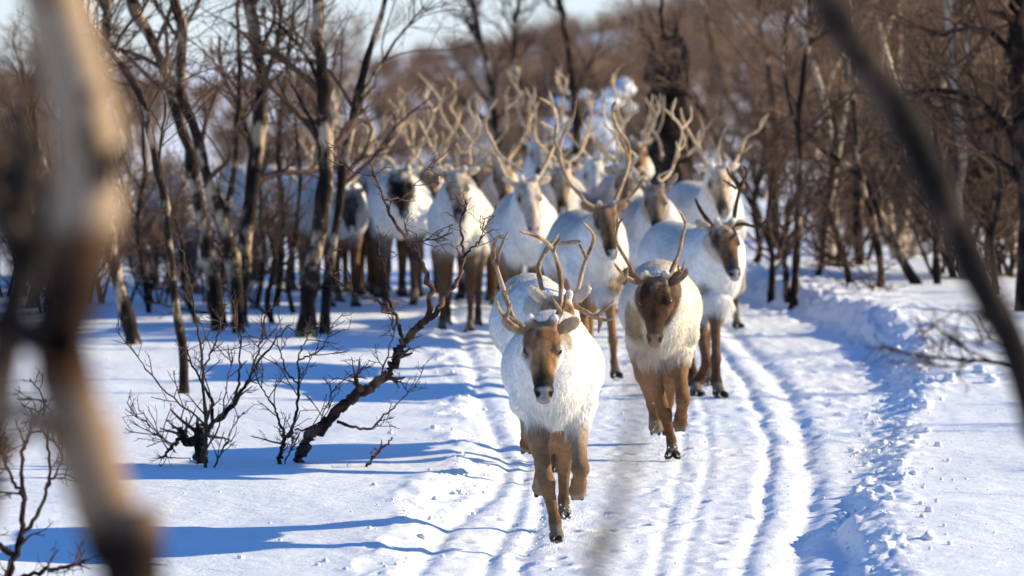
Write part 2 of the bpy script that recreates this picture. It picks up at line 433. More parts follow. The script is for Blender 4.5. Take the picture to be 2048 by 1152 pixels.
def deer(loc, yaw, poll, nose, legs, antlers, label, vox=.018, fur=6000, coat=WHITE, back=(.62, .56, .48), face=(.26, .135, .065), fore=(.5, .40, .30),
         cheek=(.72, .66, .58), legc=(.17, .09, .045), muzzle=(.05, .035, .019), lip=(.6, .56, .5), chestc=None, amat=None, seed=1, fat=1.0, hroll=0.0, tall=1.0, furw=.005, patch=None, earup=.2):
    """loc world root, yaw heading (0 = to the viewer); poll, nose in local coords; legs list of 4 joint lists (local)"""
    rng = np.random.default_rng(seed)
    root = empty('reindeer', loc, yaw)
    tag(root, label, 'reindeer', 'reindeer of the running herd')
    poll = np.array(poll, float); nose = np.array(nose, float)
    m = nose - poll; HL = np.linalg.norm(m); m /= HL; hs = HL / .39
    up0 = np.array([math.sin(hroll), 0, math.cos(hroll)]); s_ = np.cross(m, up0); s_ /= np.linalg.norm(s_); u = np.cross(s_, m)
    hp = lambda a, b, c: poll + hs * (m * a + u * b + s_ * c)
    allp = [poll, nose, hp(.1, .1, .15), hp(.1, .1, -.15)] + [np.array(j[:3]) for L in legs for j in L]
    lo = np.minimum(np.min(allp, 0) - .13, [-.34, -.7, 0]); hi = np.maximum(np.max(allp, 0) + .13, [.34, .84, 1.16 * tall]); lo[2] = min(0, np.min(allp, 0)[2]) - .06
    B = Body(lo, hi, vox)
    T = tall
    B.ell((0, -.28, .79 * T), (.160 * fat, .28, .21), .08)
    for s in (-1, 1): B.cone((s * .095, -.27, .87 * T), (s * .125, -.32, .66 * T), .085, .072, .06)
    B.ell((0, .10, .785 * T), (.232 * fat, .43, .215), .08)
    B.ell((0, .44, .80 * T), (.195 * fat, .26, .225), .08)
    B.ell((0, -.24, .90 * T), (.10, .22, .12), .08)
    B.ell((0, .30, .92 * T), (.12, .30, .09), .08)
    nb = poll + m * .02 - u * .045
    mid = np.array([0, -.42, .80 * T]) * .5 + nb * .5
    B.cone((0, -.30, .81 * T), mid, .165, .125, .08); B.cone(mid, nb, .14, .080 * hs, .06)
    B.cone((0, -.45, .69 * T), mid + np.array([0, -.02, -.12]), .080, .085, .07)          # dewlap / mane
    B.cone((0, -.42, .665 * T), (0, -.24, .62 * T), .07, .085, .08)
    B.ell((0, .70, .80 * T), (.045, .05, .10), .04)                                       # tail
    for L in legs:
        for a, b in zip(L[:-1], L[1:]): B.cone(a[:3], b[:3], a[3], b[3], .028 if min(a[3], b[3]) < .06 else .05)
    # head
    Rm = np.array([m, u, s_]); R_ = lambda: Rm
    k = .03
    B.ell(hp(.07, .005, 0), np.array((.115, .085, .075)) * hs, k, Rm)
    B.cone(hp(.11, .0, 0), hp(.27, -.012, 0), .068 * hs, .046 * hs, k)
    B.ell(hp(.335, -.018, 0), np.array((.045, .042, .044)) * hs, .02, Rm)
    B.ell(hp(.375, -.030, 0), np.array((.022, .026, .035)) * hs, .015, Rm)
    B.cone(hp(.07, -.065, 0), hp(.31, -.050, 0), .058 * hs, .028 * hs, k)
    for s in (-1, 1):
        B.cone(hp(.07, .048, s * .050), hp(.145, .046, s * .060), .026 * hs, .018 * hs, .02)      # brow
        B.cone(hp(.17, -.025, s * .045), hp(.10, -.045, s * .052), .026 * hs, .036 * hs, .025)     # cheek
        B.cone(hp(.02, .065, s * .040), hp(.005, .095, s * .052), .026 * hs, .022 * hs, .02)      # pedicle
        e0 = hp(.0, .02, s * .070); e1 = hp(-.045, .02 + earup * .10, s * .165); ea = (e1 - e0); el = np.linalg.norm(ea); ea /= el
        en = m * .8 + u * .6; en -= ea * ea.dot(en); en /= np.linalg.norm(en); eb = np.cross(ea, en)
        B.ell((e0 + e1) / 2, (el * .56, max(.031 * hs, vox * 1.3), max(.015 * hs, vox * .85)), .02, np.array([ea, eb, en]))
    V, Q = B.mesh(); N, fn = vnormals(V, Q)
    # ---- coat colour by anatomy
    P = V - poll; a = P @ m / hs; b = P @ u / hs; c = P @ s_ / hs
    nz = fbm(V[:, 0] * 9 + V[:, 1] * 4 + seed * 3.3, V[:, 2] * 9 - V[:, 1] * 5, 3, seed); C0 = None; nf = fbm(V[:, 0] * 40 + V[:, 1] * 23, V[:, 2] * 42 - V[:, 1] * 17, 2, seed + 5)
    C = np.tile(np.array(coat), (len(V), 1))
    bk = sst(.72, 1.0, V[:, 2] / T + .14 * nz) * sst(-.45, -.2, V[:, 1]); C = lerp3(C, back, bk * .85)
    C = lerp3(C, np.array(back) * .8, .55 * sst(.05, .6, nz) * sst(-.35, -.05, V[:, 1])); C = lerp3(C, np.array(back) * .9, .35 * sst(.1, .6, fbm(V[:, 0] * 5 + 9, V[:, 2] * 5 + V[:, 1] * 3 + seed, 3, seed + 2)))
    if chestc is not None:
        C = lerp3(C, chestc, sst(.66, .54, V[:, 2] / T + .05 * nz) * sst(.10, -.2, V[:, 1]))
    if patch is not None:
        for pc, pr, pcol in patch: C = lerp3(C, pcol, sst(1.15, .8, np.linalg.norm((V - np.array(pc)) / np.array(pr), axis=1) + .2 * nz))
    # legs
    dl = np.full(len(V), 9.); lz = np.zeros(len(V))
    for L in legs:
        for s0, s1 in zip(L[1:-1], L[2:]):
            q, t = seg_dist(V, s0[:3], s1[:3]); rr = s0[3] + (s1[3] - s0[3]) * t; dl = np.minimum(dl, q - rr)
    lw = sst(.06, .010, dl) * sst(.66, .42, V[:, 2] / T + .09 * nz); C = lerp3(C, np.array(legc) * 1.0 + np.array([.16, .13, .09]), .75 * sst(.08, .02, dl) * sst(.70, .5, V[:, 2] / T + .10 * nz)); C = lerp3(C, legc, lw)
    for L in legs:
        q = np.linalg.norm(V - np.array(L[-1][:3]), axis=1)
        C = lerp3(C, (.36, .28, .21), sst(.058, .035, q + .02 * nz) * .8)
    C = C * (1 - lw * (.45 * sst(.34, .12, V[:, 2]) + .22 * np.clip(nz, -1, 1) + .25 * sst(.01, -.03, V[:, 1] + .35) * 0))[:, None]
    # head
    dh, th = seg_dist(V, hp(.02, -.02, 0), hp(.40, -.02, 0)); hw = sst(.15, .118, dh / hs) * sst(-.075, -.035, a)
    hw = np.where((a > -.12) & (np.abs(c) > .068) & (a < .10) & (b > -.06) & (np.abs(c) < .24), np.maximum(hw, sst(.06, .09, np.abs(c))), hw)
    F_ = np.tile(np.array(face), (len(V), 1))
    F_ = lerp3(F_, fore, sst(.10, -.01, a + .05 * nz) * sst(-.02, .05, b) * .85)
    n2 = fbm(c * 26 + seed, a * 11 + 3, 3, seed + 9); n3 = fbm(c * 55, a * 50, 2, seed + 4)
    F_ = F_ * np.clip(1 + .6 * n2 + .3 * n3, .3, 1.9)[:, None]
    F_ = lerp3(F_, np.array(face) * .42, .75 * sst(.030, .012, np.abs(c) + .008 * n2) * sst(.16, .24, a) * sst(-.02, .02, b))
    F_ = lerp3(F_, np.array(face) * .5, .8 * sst(.05, .02, np.sqrt((a - .20) ** 2 + (b - .0) ** 2 + (np.abs(c) - .06) ** 2)))
    F_ = lerp3(F_, cheek, sst(.0, -.045, b + .02 * nz) * sst(.32, .22, a)); F_ = lerp3(F_, cheek, .65 * sst(.05, .075, np.abs(c) + .015 * n2) * sst(.11, .15, a) * sst(.30, .22, a)); F_ = lerp3(F_, np.array(fore) * 1.5, .55 * sst(.0, .35, n2 + .5 * n3) * sst(.16, .05, a))
    F_ = lerp3(F_, np.array(face) * .35, sst(.05, .025, np.sqrt((a - .137) ** 2 + (b - .03) ** 2 + (np.abs(c) - .072) ** 2)) * .9)
    F_ = lerp3(F_, np.array(fore) * 1.05, sst(.085, .11, np.abs(c)) * sst(.08, .0, a) * .9)
    F_ = lerp3(F_, muzzle, sst(.24, .31, a + .02 * nz) * sst(-.055, -.02, b + .25 * (a - .3)))
    F_ = lerp3(F_, lip, np.maximum(sst(.345, .362, a), sst(.31, .34, a) * sst(-.02, -.04, b)) * .9)
    F_ = lerp3(F_, (.012, .01, .009), sst(.022, .013, np.sqrt((a - .368) ** 2 + (b + .008) ** 2 + (np.abs(c) - .030) ** 2)))
    F_ = lerp3(F_, (.012, .01, .009), sst(.008, .004, np.abs(b + .052 - .02 * (a - .3))) * sst(.31, .35, a))
    C = C * (1 - hw[:, None]) + F_ * hw[:, None]
    C = np.clip(C * (1 + .10 * nz[:, None] + .10 * nf[:, None]), .004, .92)
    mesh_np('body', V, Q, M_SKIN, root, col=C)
    # ---- fur as real blades following the coat
    if fur:
        lw2 = sst(.05, .0, dl) * sst(.66, .5, V[:, 2])
        ln = .015 * np.ones(len(V)); mane = sst(-.22, -.42, V[:, 1]) * sst(.80, .60, V[:, 2] / T) * sst(.20, .10, np.abs(V[:, 0])) * (1 - hw)
        ln = ln + .030 * mane + .028 * mane * sst(.11, .04, np.abs(V[:, 0])); ln = ln * (1 - lw2) + .005 * lw2; ln = ln * (1 - hw) + .005 * hw
        ln = np.where((hw > .5) & (a > .30), .003, ln); 
        de = np.sqrt((a - .135) ** 2 + (b - .03) ** 2 + (np.abs(c) - .072) ** 2); ln = np.where(de < .03, .002, ln)
        ear = (np.abs(c) > .085) & (np.abs(c) < .25) & (a > -.15) & (a < .1) & (b > -.08); ln = np.where(ear, .012, ln)
        ar = np.linalg.norm(fn, axis=1); wgt = ar * (1 + 1.2 * hw[Q[:, 0]] + .4 * mane[Q[:, 0]])
        # only shells reaching outward facing; pick faces
        pick = rng.choice(len(Q), fur, p=wgt / wgt.sum())
        uv = rng.random((fur, 2)); q = Q[pick]
        w4 = np.stack([(1 - uv[:, 0]) * (1 - uv[:, 1]), uv[:, 0] * (1 - uv[:, 1]), uv[:, 0] * uv[:, 1], (1 - uv[:, 0]) * uv[:, 1]], 1)
        bl = lambda A: (A[q] * (w4[..., None] if A.ndim > 1 else w4)).sum(1)
        p0 = bl(V); n0 = bl(N); n0 /= np.linalg.norm(n0, axis=1, keepdims=True) + 1e-9; c0 = bl(C); l0 = bl(ln) * rng.uniform(.6, 1.25, fur); mn = bl(mane); h0 = bl(hw)
        flow = np.stack([np.zeros(fur), .75 - .75 * mn, -.55 - .8 * mn], 1)
        flow = flow * (1 - h0[:, None]) + h0[:, None] * (-m * .9 + np.array([0, 0, -.1]))
        legm = bl(lw2)[:, None]; flow = flow * (1 - legm) + legm * np.array([0, .25, -1.])
        flow = flow - n0 * (flow * n0).sum(1, keepdims=True); flow /= np.linalg.norm(flow, axis=1, keepdims=True) + 1e-6
        d0 = flow + n0 * rng.uniform(.10, .30, fur)[:, None] + rng.normal(0, .14, (fur, 3)); d0 /= np.linalg.norm(d0, axis=1, keepdims=True)
        d1 = d0 + flow * .5 + np.array([0, 0, -.18]) + rng.normal(0, .12, (fur, 3)); d1 /= np.linalg.norm(d1, axis=1, keepdims=True)
        sd = np.cross(d0, n0 + rng.normal(0, .35, (fur, 3))); sd /= np.linalg.norm(sd, axis=1, keepdims=True) + 1e-9
        ww = (furw * rng.uniform(.6, 1.2, fur) * (.6 + .3 * np.clip(l0 / .03, 0, 1)))[:, None] * .5; L_ = l0[:, None]
        pm = p0 + d0 * L_ * .55; pt = pm + d1 * L_ * .5; p0 = p0 - n0 * .002
        BV = np.stack([p0 - sd * ww, p0 + sd * ww, pm + sd * ww * .75, pm - sd * ww * .75, pt], 1).reshape(-1, 3)
        k5 = np.arange(fur)[:, None] * 5
        cc = np.clip(c0 * rng.uniform(.90, 1.10, (fur, 1)), .004, .93); BC = np.repeat(cc, 5, 0)
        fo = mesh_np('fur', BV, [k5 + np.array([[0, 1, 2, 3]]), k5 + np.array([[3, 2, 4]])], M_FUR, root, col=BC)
    # ---- eyes
    for s in (-1, 1):
        n_, mm = 10, 8; ce = hp(.138, .030, s * .0665); r = .0195 * hs
        th = np.pi * np.arange(mm + 1) / mm; ph = 2 * np.pi * np.arange(n_) / n_
        EV = np.stack([np.outer(np.sin(th), np.cos(ph)), np.outer(np.sin(th), np.sin(ph)), np.outer(np.cos(th), np.ones(n_))], -1).reshape(-1, 3) * r + ce
        EF = np.array([[i * n_ + j, i * n_ + (j + 1) % n_, (i + 1) * n_ + (j + 1) % n_, (i + 1) * n_ + j] for i in range(mm) for j in range(n_)])
        mesh_np('eye', EV, EF, M_EYE, root)
    # ---- hooves
    for L in legs:
        p_ = np.array(L[-1][:3]); q_ = np.array(L[-2][:3]); d_ = p_ - q_
        fold = p_[2] > .075
        if d_[1] > .02 and d_[2] > -.06: tipd = np.array([0, .75, -.65])        # folded foot hangs
        elif p_[2] > .09: tipd = np.array([0, .5, -.85])
        else: tipd = np.array([0, -1., -.12])
        hoof_mesh(root, p_ + np.array([0, 0, -.012]) + (np.array([0, -.012, .012]) if fold else 0), tipd, .8 if fold else 1.22)
    # ---- antlers: lists of polylines already in local coordinates
    for side in antlers:
        its = []
        for pts, r0, r1 in side:
            l = smooth_line(pts, max(8, 4 * len(pts))); tt = np.linspace(0, 1, len(l))
            rad = (r0 + (r1 - r0) * tt) * (1 + .10 * np.sin(tt * 21 + seed)); rad[-1] *= .45; its.append((l, rad))
        AV, AF = tubes(its, 8); mesh_np('antler', AV, AF, amat or M_ANT, root)
    return root, hp

class Frame:
    """local frame of a deer standing at photo column px and depth d"""
    def __init__(s, px, d, yaw=0):
        s.x = Xp(px, d); s.y = d; s.z = gz(s.x, d) - .01; s.yaw = yaw; s.loc = (s.x, s.y, s.z)
        s.inv = (Matrix.Translation(s.loc) @ Matrix.Rotation(yaw, 4, 'Z')).inverted()
    def L(s, px, py, d): return np.array(s.inv @ at(px, py, d))
    def legpx(s, pts): return [(*s.L(px, py, d), r) for px, py, d, r in pts]
    def ant(s, pts, d, bow=.10, r0=.0135, r1=.006, fwd=0.0):
        n = len(pts) - 1
        return ([s.L(px, py, d + bow * math.sin(math.pi * k / n) - fwd * k / n) for k, (px, py) in enumerate(pts)], r0, r1)

def fl(s, f=0., lift=0., bend=0., T=1.):   # front leg, s = side
    x = s * .105
    kn = (x, -.34 - f * .10 - bend * .12, .33 * T + lift * .6)
    return [(s * .11, -.33, .68 * T, .10), (s * .115, -.29, .53 * T, .052), (*kn, .034), (x, kn[1] - f * .06 + bend * .16, .11 + lift, .019), (x, kn[1] - f * .07 + bend * .2 - .02, .045 + lift, .034)]
def hl(s, f=0., lift=0., T=1.):
    x = s * .11
    return [(s * .10, .40, .76 * T, .15), (s * .125, .30 - f * .06, .57 * T, .085), (x, .52 - f * .14, .38 * T + lift * .6, .034), (x, .47 - f * .22, .12 + lift, .022), (x, .44 - f * .24, .045 + lift, .034)]

def gen_antlers(rng, hpf, poll, size=1.0, spread=1.0):
    """generic curved beams with brow, bez and crown tines; local coordinates"""
    out = []
    for s in (-1, 1):
        b = np.array(hpf); b = b + np.array([s * .045, .01, .07])
        j = lambda q: rng.normal(0, q)
        k = size
        bm = [b, b + np.array([s * (.10 + j(.02)) * spread, .10, .10]) * k, b + np.array([s * (.20 + j(.03)) * spread, .18, .28 + j(.03)]) * k, b + np.array([s * (.23 + j(.04)) * spread, .14, .48 + j(.04)]) * k, b + np.array([s * (.17 + j(.05)) * spread, .02, .66 + j(.05)]) * k]
        side = [(bm, .0125, .007)]
        side.append(([b, b + np.array([s * .02 + j(.03), -.10, .06]) * k, b + np.array([s * .05 + j(.05), -.17, .16 + j(.03)]) * k], .010, .006))
        p = bm[1] * .6 + bm[2] * .4; side.append(([p, p + np.array([s * .05 + j(.03), -.13, .08]) * k, p + np.array([s * .04 + j(.05), -.18, .20 + j(.04)]) * k], .010, .006))
        p = bm[3]; side.append(([p, p + np.array([s * (.06 + j(.03)), .06, .10]) * k, p + np.array([s * (.08 + j(.05)), .06, .22 + j(.04)]) * k], .010, .006))
        p = bm[3] * .5 + bm[4] * .5; side.append(([p, p + np.array([-s * .02, -.08 + j(.04), .09]) * k, p + np.array([s * j(.04), -.10, .17]) * k], .009, .006))
        p = bm[2]; side.append(([p, p + np.array([s * (.07 + j(.03)), .04, .06]) * k, p + np.array([s * (.10 + j(.04)), .02, .17 + j(.04)]) * k], .009, .006))
        p = bm[4]; side.append(([p * .7 + bm[3] * .3, p + np.array([s * .05 + j(.03), .05, .02]) * k, p + np.array([s * .08 + j(.03), .05, .10]) * k], .008, .005))
        out.append(side)
    return out

# ------------------------------------------------------------------ the herd
# 1 the leader
f = Frame(1106, 25.42)
P, N_ = f.L(1082, 668, 24.80), f.L(1089, 792, 24.50)
legs = [f.legpx([(1080, 830, 25.08, .072), (1077, 880, 25.02, .037), (1094, 966, 24.95, .031), (1110, 1042, 25.0, .022), (1113, 1072, 24.97, .034)]),
        f.legpx([(1152, 830, 25.08, .072), (1156, 878, 25.0, .037), (1161, 938, 24.84, .034), (1158, 964, 25.00, .029), (1155, 982, 25.10, .041)]),
        f.legpx([(1080, 790, 25.85, .125), (1078, 860, 25.75, .075), (1086, 925, 26.05, .034), (1083, 955, 26.05, .028), (1081, 974, 26.06, .041)]),
        f.legpx([(1140, 790, 25.85, .125), (1136, 860, 25.75, .075), (1128, 930, 26.12, .032), (1127, 1000, 26.15, .021), (1129, 1026, 26.12, .032)])]
A = [[f.ant([(1046, 664), (1037, 655), (1025, 633), (1010, 590), (995, 541), (987, 512), (989, 487), (1000, 470)], 24.85, .18, .0145, .007),
      f.ant([(992, 530), (1000, 500), (1016, 463)], 24.95, .0, .009, .005), f.ant([(1010, 590), (1020, 572), (1031, 562)], 25.0, 0, .009, .005, .05),
      f.ant([(1042, 660), (1026, 650), (1010, 635), (998, 618), (993, 600)], 24.8, .0, .012, .006, .16), f.ant([(1010, 635), (1017, 622), (1023, 605)], 24.70, 0, .009, .005, .03)],
     [f.ant([(1104, 660), (1114, 640), (1121, 605), (1121, 556), (1110, 511), (1098, 490), (1075, 473), (1040, 463)], 24.85, .18, .0145, .007),
      f.ant([(1108, 655), (1118, 634), (1128, 612), (1131, 590)], 24.8, 0, .012, .006, .10), f.ant([(1121, 622), (1112, 608), (1104, 596)], 24.73, 0, .010, .005, .06),
      f.ant([(1106, 505), (1112, 490), (1120, 478)], 24.95, 0, .008, .005)]]
deer(f.loc, 0, P, N_, legs, A, 'leading white reindeer with brown face, running nearest on the snow track', vox=.0095, fur=85000, furw=.0030, seed=11,
     face=(.30, .155, .07), fore=(.38, .29, .20), cheek=(.80, .76, .70), legc=(.24, .14, .072), muzzle=(.035, .026, .019), lip=(.36, .32, .29), back=(.66, .61, .53), fat=1.0)
# 2 second, darker face
f = Frame(1322, 30.40)
P, N_ = f.L(1311, 572, 29.80), f.L(1309, 684, 29.52)
legs = [f.legpx([(1302, 720, 30.05, .072), (1309, 755, 30.0, .037), (1330, 828, 29.95, .031), (1343, 882, 30.0, .022), (1345, 900, 29.98, .033)]),
        f.legpx([(1358, 715, 30.05, .072), (1360, 745, 30.0, .037), (1366, 800, 29.84, .034), (1362, 832, 30.02, .029), (1360, 848, 30.10, .041)]),
        f.legpx([(1298, 690, 30.85, .125), (1298, 745, 30.75, .075), (1306, 806, 31.05, .034), (1310, 838, 31.05, .028), (1311, 853, 31.06, .041)]),
        f.legpx([(1345, 690, 30.85, .125), (1342, 740, 30.75, .075), (1335, 800, 31.1, .032), (1334, 845, 31.12, .021), (1335, 862, 31.1, .032)])]
A = [[f.ant([(1288, 572), (1278, 560), (1266, 545), (1252, 518), (1236, 490), (1228, 456), (1231, 428)], 29.85, .16),
      f.ant([(1231, 475), (1236, 452), (1245, 436)], 29.95, 0, .008, .005), f.ant([(1284, 568), (1262, 558), (1244, 546), (1228, 526)], 29.82, 0, .011, .006, .16), f.ant([(1254, 552), (1254, 541), (1256, 534)], 29.72, 0, .008, .005)],
     [f.ant([(1334, 572), (1345, 537), (1357, 509), (1364, 475), (1371, 452), (1366, 434), (1357, 420)], 29.85, .16),
      f.ant([(1337, 568), (1350, 556), (1363, 545), (1369, 522)], 29.82, 0, .011, .006, .125), f.ant([(1361, 546), (1357, 538), (1356, 530)], 29.70, 0, .008, .005)]]
deer(f.loc, 0, P, N_, legs, A, 'cream reindeer with dark brown face, running behind and right of the leader', vox=.011, fur=65000, furw=.0034, seed=22, amat=M_ANT,
     coat=(.74, .66, .54), back=(.56, .46, .34), face=(.065, .034, .02), fore=(.19, .14, .10), cheek=(.13, .07, .04), legc=(.22, .115, .055), muzzle=(.06, .04, .027), lip=(.28, .2, .15), fat=.97, earup=.5,
     patch=[((-.16, -.42, .74), (.07, .2, .10), (.42, .30, .19))])
# 3 right, head turned right, dark antlers
f = Frame(1392, 35.30, R(20))
P, N_ = f.L(1441, 462, 34.62), f.L(1474, 552, 34.36)
legs = [f.legpx([(1392, 640, 34.95, .10), (1402, 668, 34.9, .031), (1413, 725, 34.95, .027), (1398, 762, 35.05, .030), (1391, 778, 34.98, .036)]),
        f.legpx([(1432, 610, 34.85, .10), (1431, 645, 34.8, .031), (1432, 718, 34.72, .027), (1432, 762, 34.72, .030), (1437, 780, 34.68, .036)]),
        f.legpx([(1362, 600, 35.8, .125), (1366, 660, 35.7, .075), (1378, 700, 35.95, .031), (1384, 745, 35.9, .030), (1386, 762, 35.88, .036)]),
        f.legpx([(1396, 600, 35.75, .125), (1402, 650, 35.65, .075), (1410, 690, 35.85, .031), (1414, 735, 35.8, .030), (1417, 757, 35.78, .036)])]
A = [[f.ant([(1430, 458), (1409, 432), (1396, 410), (1391, 396)], 34.66, .08, .017, .009)],
     [f.ant([(1464, 456), (1468, 437), (1473, 407), (1483, 368), (1494, 346), (1487, 329)], 34.62, .14, .016, .007), f.ant([(1479, 380), (1468, 360), (1457, 347), (1454, 334)], 34.74, 0, .010, .006),
      f.ant([(1473, 378), (1460, 368), (1446, 360)], 34.74, 0, .009, .005), f.ant([(1464, 452), (1486, 448), (1508, 453), (1522, 451), (1537, 435)], 34.6, 0, .013, .006, .125), f.ant([(1516, 453), (1524, 455), (1533, 449)], 34.5, 0, .008, .005)]]
deer(f.loc, R(20), P, N_, legs, A, 'white reindeer with near black antlers, looking to the right at the track edge', vox=.012, fur=55000, furw=.0038, seed=33, amat=M_ANTD,
     face=(.15, .08, .045), fore=(.45, .36, .28), cheek=(.5, .4, .31), legc=(.15, .08, .045), muzzle=(.06, .05, .045), lip=(.42, .39, .36), tall=1.03,
     patch=[((.17, -.36, .66), (.07, .18, .15), (.36, .31, .27)), ((-.06, -.40, .70), (.08, .12, .125), (.42, .36, .3))])
# 4 hidden behind the leader
f = Frame(1072, 29.0, R(4))
P, N_ = f.L(1118, 612, 28.40), f.L(1122, 715, 28.12)
legs = [f.legpx([(1060, 790, 28.65, .085), (1058, 830, 28.6, .031), (1058, 870, 28.5, .036), (1052, 886, 28.7, .027), (1053, 892, 28.74, .035)]), f.legpx([(1105, 760, 28.7, .08), (1110, 800, 28.65, .05), (1112, 870, 28.6, .036), (1112, 915, 28.65, .019), (1112, 935, 28.6, .027)]), f.legpx([(1080, 720, 29.4, .12), (1090, 790, 29.3, .08), (1096, 840, 29.5, .04), (1097, 895, 29.45, .03), (1097, 915, 29.4, .027)]), f.legpx([(1110, 720, 29.4, .12), (1125, 790, 29.3, .08), (1140, 840, 29.6, .04), (1142, 885, 29.65, .03), (1143, 905, 29.6, .027)])]
A = [[f.ant([(1098, 606), (1089, 596), (1077, 541), (1086, 511), (1101, 490), (1130, 486), (1160, 483)], 28.42, .16, .0135, .010), f.ant([(1090, 506), (1104, 486), (1117, 466)], 28.5, 0, .010, .006)],
     [f.ant([(1138, 610), (1150, 600), (1168, 530), (1186, 485), (1184, 465), (1165, 444)], 28.42, .16, .0135, .006), f.ant([(1172, 515), (1164, 498), (1158, 488)], 28.55, 0, .009, .005),
      f.ant([(1143, 608), (1160, 618), (1189, 632), (1206, 622), (1227, 602)], 28.4, 0, .014, .008, .15), f.ant([(1189, 632), (1200, 640), (1197, 666)], 28.3, 0, .016, .006), f.ant([(1195, 634), (1212, 640), (1229, 634)], 28.3, 0, .012, .006)]]
deer(f.loc, R(4), P, N_, legs, A, 'white reindeer half hidden behind the leader, only its back and antlers showing', vox=.013, fur=42000, furw=.0042, seed=44, face=(.3, .17, .075), fore=(.6, .5, .4), earup=.8)
# 5 behind, brown face
f = Frame(1178, 36.9, R(10))
P, N_ = f.L(1208, 424, 36.10), f.L(1226, 512, 35.86)
legs = [fl(-1, .2), f.legpx([(1215, 590, 36.5, .10), (1220, 620, 36.45, .031), (1226, 680, 36.38, .027), (1228, 725, 36.4, .020), (1231, 742, 36.38, .035)]), hl(-1, .3), hl(1, -.4)]
A = [[f.ant([(1194, 418), (1165, 394), (1139, 365), (1123, 330), (1120, 295), (1130, 262), (1146, 235), (1152, 198)], 36.15, .2, .0155, .008), f.ant([(1122, 310), (1110, 280), (1113, 245)], 36.3, 0, .011, .007), f.ant([(1190, 414), (1172, 404), (1160, 385)], 36.1, 0, .011, .006, .15)],
     [f.ant([(1226, 412), (1242, 372), (1256, 330), (1256, 288), (1235, 256), (1224, 221), (1232, 201)], 36.15, .2, .0155, .008), f.ant([(1256, 318), (1248, 290), (1236, 268)], 36.3, 0, .010, .006),
      f.ant([(1226, 410), (1255, 397), (1271, 381), (1288, 356)], 36.1, 0, .013, .007, .16), f.ant([(1264, 388), (1264, 374), (1265, 362)], 36.0, 0, .009, .006)]]
deer(f.loc, R(10), P, N_, legs, A, 'pale reindeer with fawn brown face and tall tan antlers, just behind the front four', vox=.014, fur=36000, furw=.0045, seed=55, face=(.20, .11, .055), fore=(.32, .2, .12), cheek=(.6, .5, .4),
     legc=(.28, .15, .07), coat=(.72, .69, .64), back=(.42, .38, .33), patch=[((.10, -.38, .62), (.10, .2, .07), (.30, .22, .15))], tall=1.04)
def herd(px, d, yaw, head, nosep, label, seed, ant=None, dh=.62, size=1., spread=1., **kw):
    f = Frame(px, d, yaw); rng = np.random.default_rng(seed)
    P, N_ = f.L(*head, d - dh), f.L(*nosep, d - dh - .26)
    s = [1, -1][seed % 2]; sw = rng.uniform(-.6, .6)
    T = kw.pop('tall', 1.05)
    legs = [fl(-1, sw, 0, 0, T), fl(1, -sw, .10 if s > 0 else 0, .5 if s > 0 else 0, T), hl(-1, -sw, 0, T), hl(1, sw, 0, T)]
    if ant: A = [[f.ant(p, d - dh + .05, b, r0, r1, fw) for p, b, r0, r1, fw in side] for side in ant]
    else: A = gen_antlers(rng, P, P, size, spread)
    kw.setdefault('fur', 16000); kw.setdefault('furw', .0065); kw.setdefault('vox', .018)
    return deer(f.loc, yaw, P, N_, legs, A, label, seed=seed, tall=T, amat=kw.pop('amat', M_ANTP), **kw)
b_ = lambda *p: (list(p), .18, .0140, .0075, 0)
t_ = lambda *p: (list(p), .0, .0100, .0065, .06)
herd(1305, 40.0, R(5), (1308, 385), (1316, 462), 'grey brown faced reindeer with pricked ears, between the two right front animals', 61, size=.75, face=(.22, .15, .1), fore=(.34, .26, .2), cheek=(.4, .32, .25), coat=(.62, .60, .58), back=(.34, .32, .31), earup=1.3, tall=1.0)
herd(1052, 40.6, R(6), (1052, 372), (1070, 462), 'white faced reindeer with wide tall antlers, above the leader in the herd', 72, ant=[
    [b_((1034, 378), (1011, 352), (998, 323), (985, 285), (972, 256), (975, 227), (995, 198)), t_((978, 268), (1000, 310), (1030, 330), (1048, 340)), t_((990, 300), (1003, 318), (1008, 335))],
    [b_((1074, 362), (1097, 317), (1110, 285), (1113, 246), (1107, 214), (1078, 195)), t_((1110, 232), (1105, 205), (1098, 182)), t_((1112, 262), (1095, 252), (1080, 243)), t_((1111, 280), (1128, 250), (1142, 235))]],
    face=(.66, .52, .40), fore=(.62, .48, .34), cheek=(.8, .77, .72), muzzle=(.5, .36, .3), lip=(.6, .45, .4), vox=.015, fur=14000)
herd(918, 41.8, R(-3), (912, 352), (920, 440), 'white reindeer with tan forehead and short forked antlers, right of the leaning birch top', 83, ant=[
    [b_((890, 358), (874, 318), (858, 285), (848, 262), (838, 240)), t_((866, 298), (872, 272), (864, 255)), t_((870, 306), (885, 285), (884, 262)), t_((885, 350), (862, 345), (850, 330))],
    [b_((932, 356), (940, 325), (938, 295), (955, 270), (960, 250), (953, 228)), t_((944, 285), (930, 265), (919, 248)), t_((936, 335), (958, 318), (975, 300)), t_((938, 300), (922, 305), (912, 285))]],
    face=(.6, .44, .28), fore=(.72, .58, .42), cheek=(.75, .72, .68), muzzle=(.06, .05, .045), lip=(.5, .46, .42), vox=.015, fur=14000, fat=1.05)
herd(800, 43.6, R(2), (800, 350), (810, 432), 'white reindeer with broad black face, left of the centre of the herd', 94, size=.8, spread=1.1, face=(.02, .017, .015), fore=(.7, .6, .48), cheek=(.05, .04, .035), legc=(.07, .05, .04), lip=(.3, .3, .3), fat=1.1)
herd(668, 44.6, R(12), (690, 392), (706, 462), 'pale reindeer with dark muzzle, leftmost animal clear of the birch trunks', 105, size=.75, face=(.10, .07, .055), fore=(.6, .5, .38), cheek=(.5, .44, .36), fat=1.1, tall=1.0)
